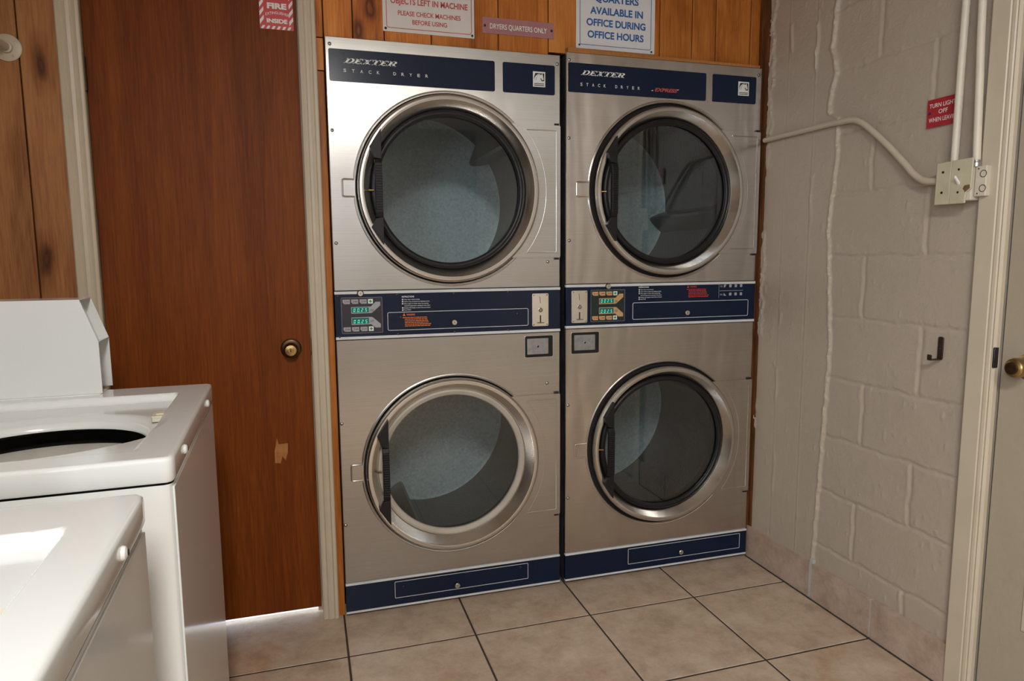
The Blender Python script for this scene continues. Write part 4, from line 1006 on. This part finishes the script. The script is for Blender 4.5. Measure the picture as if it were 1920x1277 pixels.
# ------------------------------------------------------------------ washing machines
def make_washer():
    # local frame: x runs from the front (0) to the back (-.68), y from the far side (0) to the near side (-.676)
    R = thing('washing_machine', '', 'washing machine')
    L, Wd, ZT = .68, .676, .95
    hc, hrx, hry = (-.262, -.400), .180, .166
    n = 288
    def outer(a, inset):
        x0, x1, y0, y1 = -L+inset, -inset, -Wd+inset, -inset; r = max(.014-inset, .006)
        ca, sa = cos(a), sin(a); best = 9
        if ca > 1e-9: best = min(best, (x1-hc[0])/ca)
        if ca < -1e-9: best = min(best, (x0-hc[0])/ca)
        if sa > 1e-9: best = min(best, (y1-hc[1])/sa)
        if sa < -1e-9: best = min(best, (y0-hc[1])/sa)
        x, y = hc[0]+best*ca, hc[1]+best*sa
        cx = min(max(x, x0+r), x1-r); cy = min(max(y, y0+r), y1-r); d = math.hypot(x-cx, y-cy)
        if d > r: x, y = cx+(x-cx)/d*r, cy+(y-cy)/d*r
        return x, y
    def sst(t): t = min(max(t, 0), 1); return t*t*(3-2*t)
    def hgt(x, y):
        # shallow recess for the lid, deeper at the back and fading to the front edge
        xin = min(-.061-x, x+.60); yin = min(-.106-y, y+.615)
        d = sst(xin/.008)*sst(yin/.010)
        depth = .017*sst((y+.60)/.25)*.75+.0045
        h = -depth*d
        # the bowl round the opening
        rr = math.hypot((x-hc[0])/hrx, (y-hc[1])/hry)
        if rr < 1.22: h -= .010*sst((1.22-rr)/.25)
        if rr < 1.03: h -= .012*sst((1.03-rr)/.06)
        # notch for the lid latch
        return h
    ts = [0, .01, .02, .03, .045, .06, .08] + list(np.linspace(.10, 1.0, 80)); vs = []
    for i in range(n):
        a = 2*pi*i/n; ox, oy = outer(a, .007); ix, iy = hc[0]+hrx*.985*cos(a), hc[1]+hry*.985*sin(a)
        vs.append((ix, iy, ZT-.040)); 
        for t in ts:
            x, y = ix+(ox-ix)*t, iy+(oy-iy)*t; vs.append((x, y, ZT+hgt(x, y)))
        for k in (1, 2, 3, 4):
            b = k/4*pi/2; x, y = outer(a, .007*(1-sin(b))); vs.append((x, y, ZT-.007*(1-cos(b))))
        x, y = outer(a, 0); vs.append((x, y, ZT-.036)); x, y = outer(a, .002); vs.append((x, y, ZT-.040)); x, y = outer(a, .014); vs.append((x, y, ZT-.040))
    m = len(vs)//n; fs = []
    for i in range(n):
        j = (i+1) % n
        for k in range(m-1): fs.append((i*m+k, j*m+k, j*m+k+1, i*m+k+1)[::-1])
    mb = MB(); mb.add(vs, fs); mk('top', mb, M_WASHER, R, local=True, angle=50, recalc=True)
    # cabinet body
    mb = MB(); mb.prism([(-L+.006+.012, -Wd+.005), (-.016, -Wd+.005), (-.008, -Wd+.008), (-.004, -Wd+.017), (-.004, -.017), (-.008, -.008), (-.016, -.005), (-L+.018, -.005), (-L+.006, -.017), (-L+.006, -Wd+.017)], .03, ZT-.0445, 'z')
    del mb.f[1], mb.mi[1]; del mb.f[0], mb.mi[0]
    b = mk('cabinet', mb, M_WASHER, R, local=True, bevel=.002, angle=50)
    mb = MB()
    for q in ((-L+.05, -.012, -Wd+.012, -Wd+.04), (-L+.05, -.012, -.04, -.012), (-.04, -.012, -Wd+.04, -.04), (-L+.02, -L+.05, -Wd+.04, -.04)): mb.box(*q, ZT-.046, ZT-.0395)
    mk('gap_shade', mb, M_DARK, R, local=True, smooth=False)  # near-black strips stand in for the shade under the lip of the top
    mb = MB(); mb.box(-.0052, -.0018, -Wd+.012, -.010, .045, ZT-.050); mk('front_panel', mb, M_WASHER, R, local=True, bevel=.0015)
    mb = MB(); mb.box(-L+.03, -.03, -Wd+.03, -.03, .0, .032); mk('base', mb, M_DARK, R, local=True, smooth=False)
    for yy in (-.150, -.548):
        mb = MB(); mb.lathe([(.0, .0060), (.0045, .0055), (.0075, .0040), (.0085, .0015), (.0085, -.001)], (0.0, yy, ZT-.0215), 22, 'x'); mb.lathe([(.0, .0066), (.0035, .0064), (.0040, .0050)], (0.0, yy+.002, ZT-.0215), 16, 'x', mi=1)
        mk('edge_plug', mb, [M_WASHER, M_DSCREW], R, local=True)
    # tub and ring seen through the opening
    mb = MB(); mb.lathe([(.207, -.060), (.203, -.054), (.196, -.054), (.165, -.066), (.158, -.078), (.155, -.13)], (hc[0], hc[1], ZT-.026), 72, 'z'); mk('tub_ring', mb, M_TUB, R, local=True)
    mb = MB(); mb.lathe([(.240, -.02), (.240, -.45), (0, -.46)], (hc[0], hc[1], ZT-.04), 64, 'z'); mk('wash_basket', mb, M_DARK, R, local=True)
    # lid latch block
    mb = MB(); cx, cy, cz = -.066, -.306, ZT-.0180
    mb.prism(rrect(cx-.020, cx+.012, cy-.022, cy+.022, .005), cz, cz+.012, 'z'); mb.prism(rrect(cx-.013, cx+.006, cy-.014, cy+.014, .003), cz+.012, cz+.0155, 'z')
    mk('lid_latch', mb, M_CREAMP, R, local=True, bevel=.0015)
    # coin meter housing: side panels stand proud of its front
    q, ya, yb = .227, -.0530, .0460
    prof = [(-q, ZT+.001), (-q-.0005, ZT+.120), (-q-.032, ZT+.2165), (-.62, ZT+.2165), (-.62, ZT+.001)]
    mb = MB(); mb.prism(prof, ya-.0022, ya, 'y'); mb.prism(prof, yb, yb+.0022, 'y')
    mb.box(-.62, -q-.032, ya, yb, ZT+.2140, ZT+.2165)
    ins = [(-q-.020, ZT+.001), (-q-.0205, ZT+.1120), (-q-.052, ZT+.2140), (-.62, ZT+.2140), (-.62, ZT+.001)]
    mb.prism(ins, ya, yb, 'y')
    mb.prism([(-q, ZT+.1185), (-q, ZT+.1205), (-q-.0205, ZT+.1140), (-q-.0205, ZT+.1120)], ya, yb, 'y')
    ch = mk('coin_meter_housing', mb, M_WASHER, R, local=True, bevel=.0006)
    mb = MB(); mb.lathe([(.0, .0015), (.0075, .0012), (.0085, 0)], (-q-.020, .004, ZT+.036), 20, 'x', mi=0); mk('lock', mb, M_BRASS, ch, local=True)
    for zz in (.064, .078, .094): 
        mb = MB(); mb.lathe([(.0, .0010), (.0022, .0007), (.0026, 0)], (-q-.0202, .020, ZT+zz), 10, 'x'); mk('rivet', mb, M_WASHER, ch, local=True)
    mb = MB(); mb.box(-.62, -.229, -.0700, .0, ZT-.001, ZT+.0015); mk('housing_base', mb, M_WASHER, R, local=True, bevel=.0005)
    # low control console along the back and the raised lid resting on it
    mb = MB(); mb.prism([(-.60, ZT), (-.615, ZT+.12), (-.672, ZT+.12), (-.672, ZT)], -.66, -.060, 'y'); mk('control_console', mb, M_WASHER, R, local=True, bevel=.004)
    mb = MB(); mb.prism([(-.588, ZT+.004), (-.572, ZT+.004), (-.592, ZT+.40), (-.608, ZT+.40)], -.600, -.110, 'y'); mk('lid', mb, M_WASHER, R, local=True, bevel=.004)
    return R
w1 = make_washer()
def copy_tree(o, parent=None):
    c = o.copy(); COL.objects.link(c)
    if parent is not None: c.parent = parent
    for ch in [k for k in SC.objects if k.parent == o and k != c]: copy_tree(ch, c)
    return c
w2 = copy_tree(w1)
w1.location = (-.322, -.527, 0); w1.rotation_euler = (0, 0, radians(2.0))
w2.location = (-.304, -1.365, 0); w2.rotation_euler = (0, 0, radians(2.0))
w1['label'] = 'white top-loading washer nearest the wooden door, its tub open beside a tall meter housing'
w2['label'] = 'white top-loading washer in the foreground, standing in front of the open-tub washer'
w1['group'] = w2['group'] = 'washing machines along the left wall'
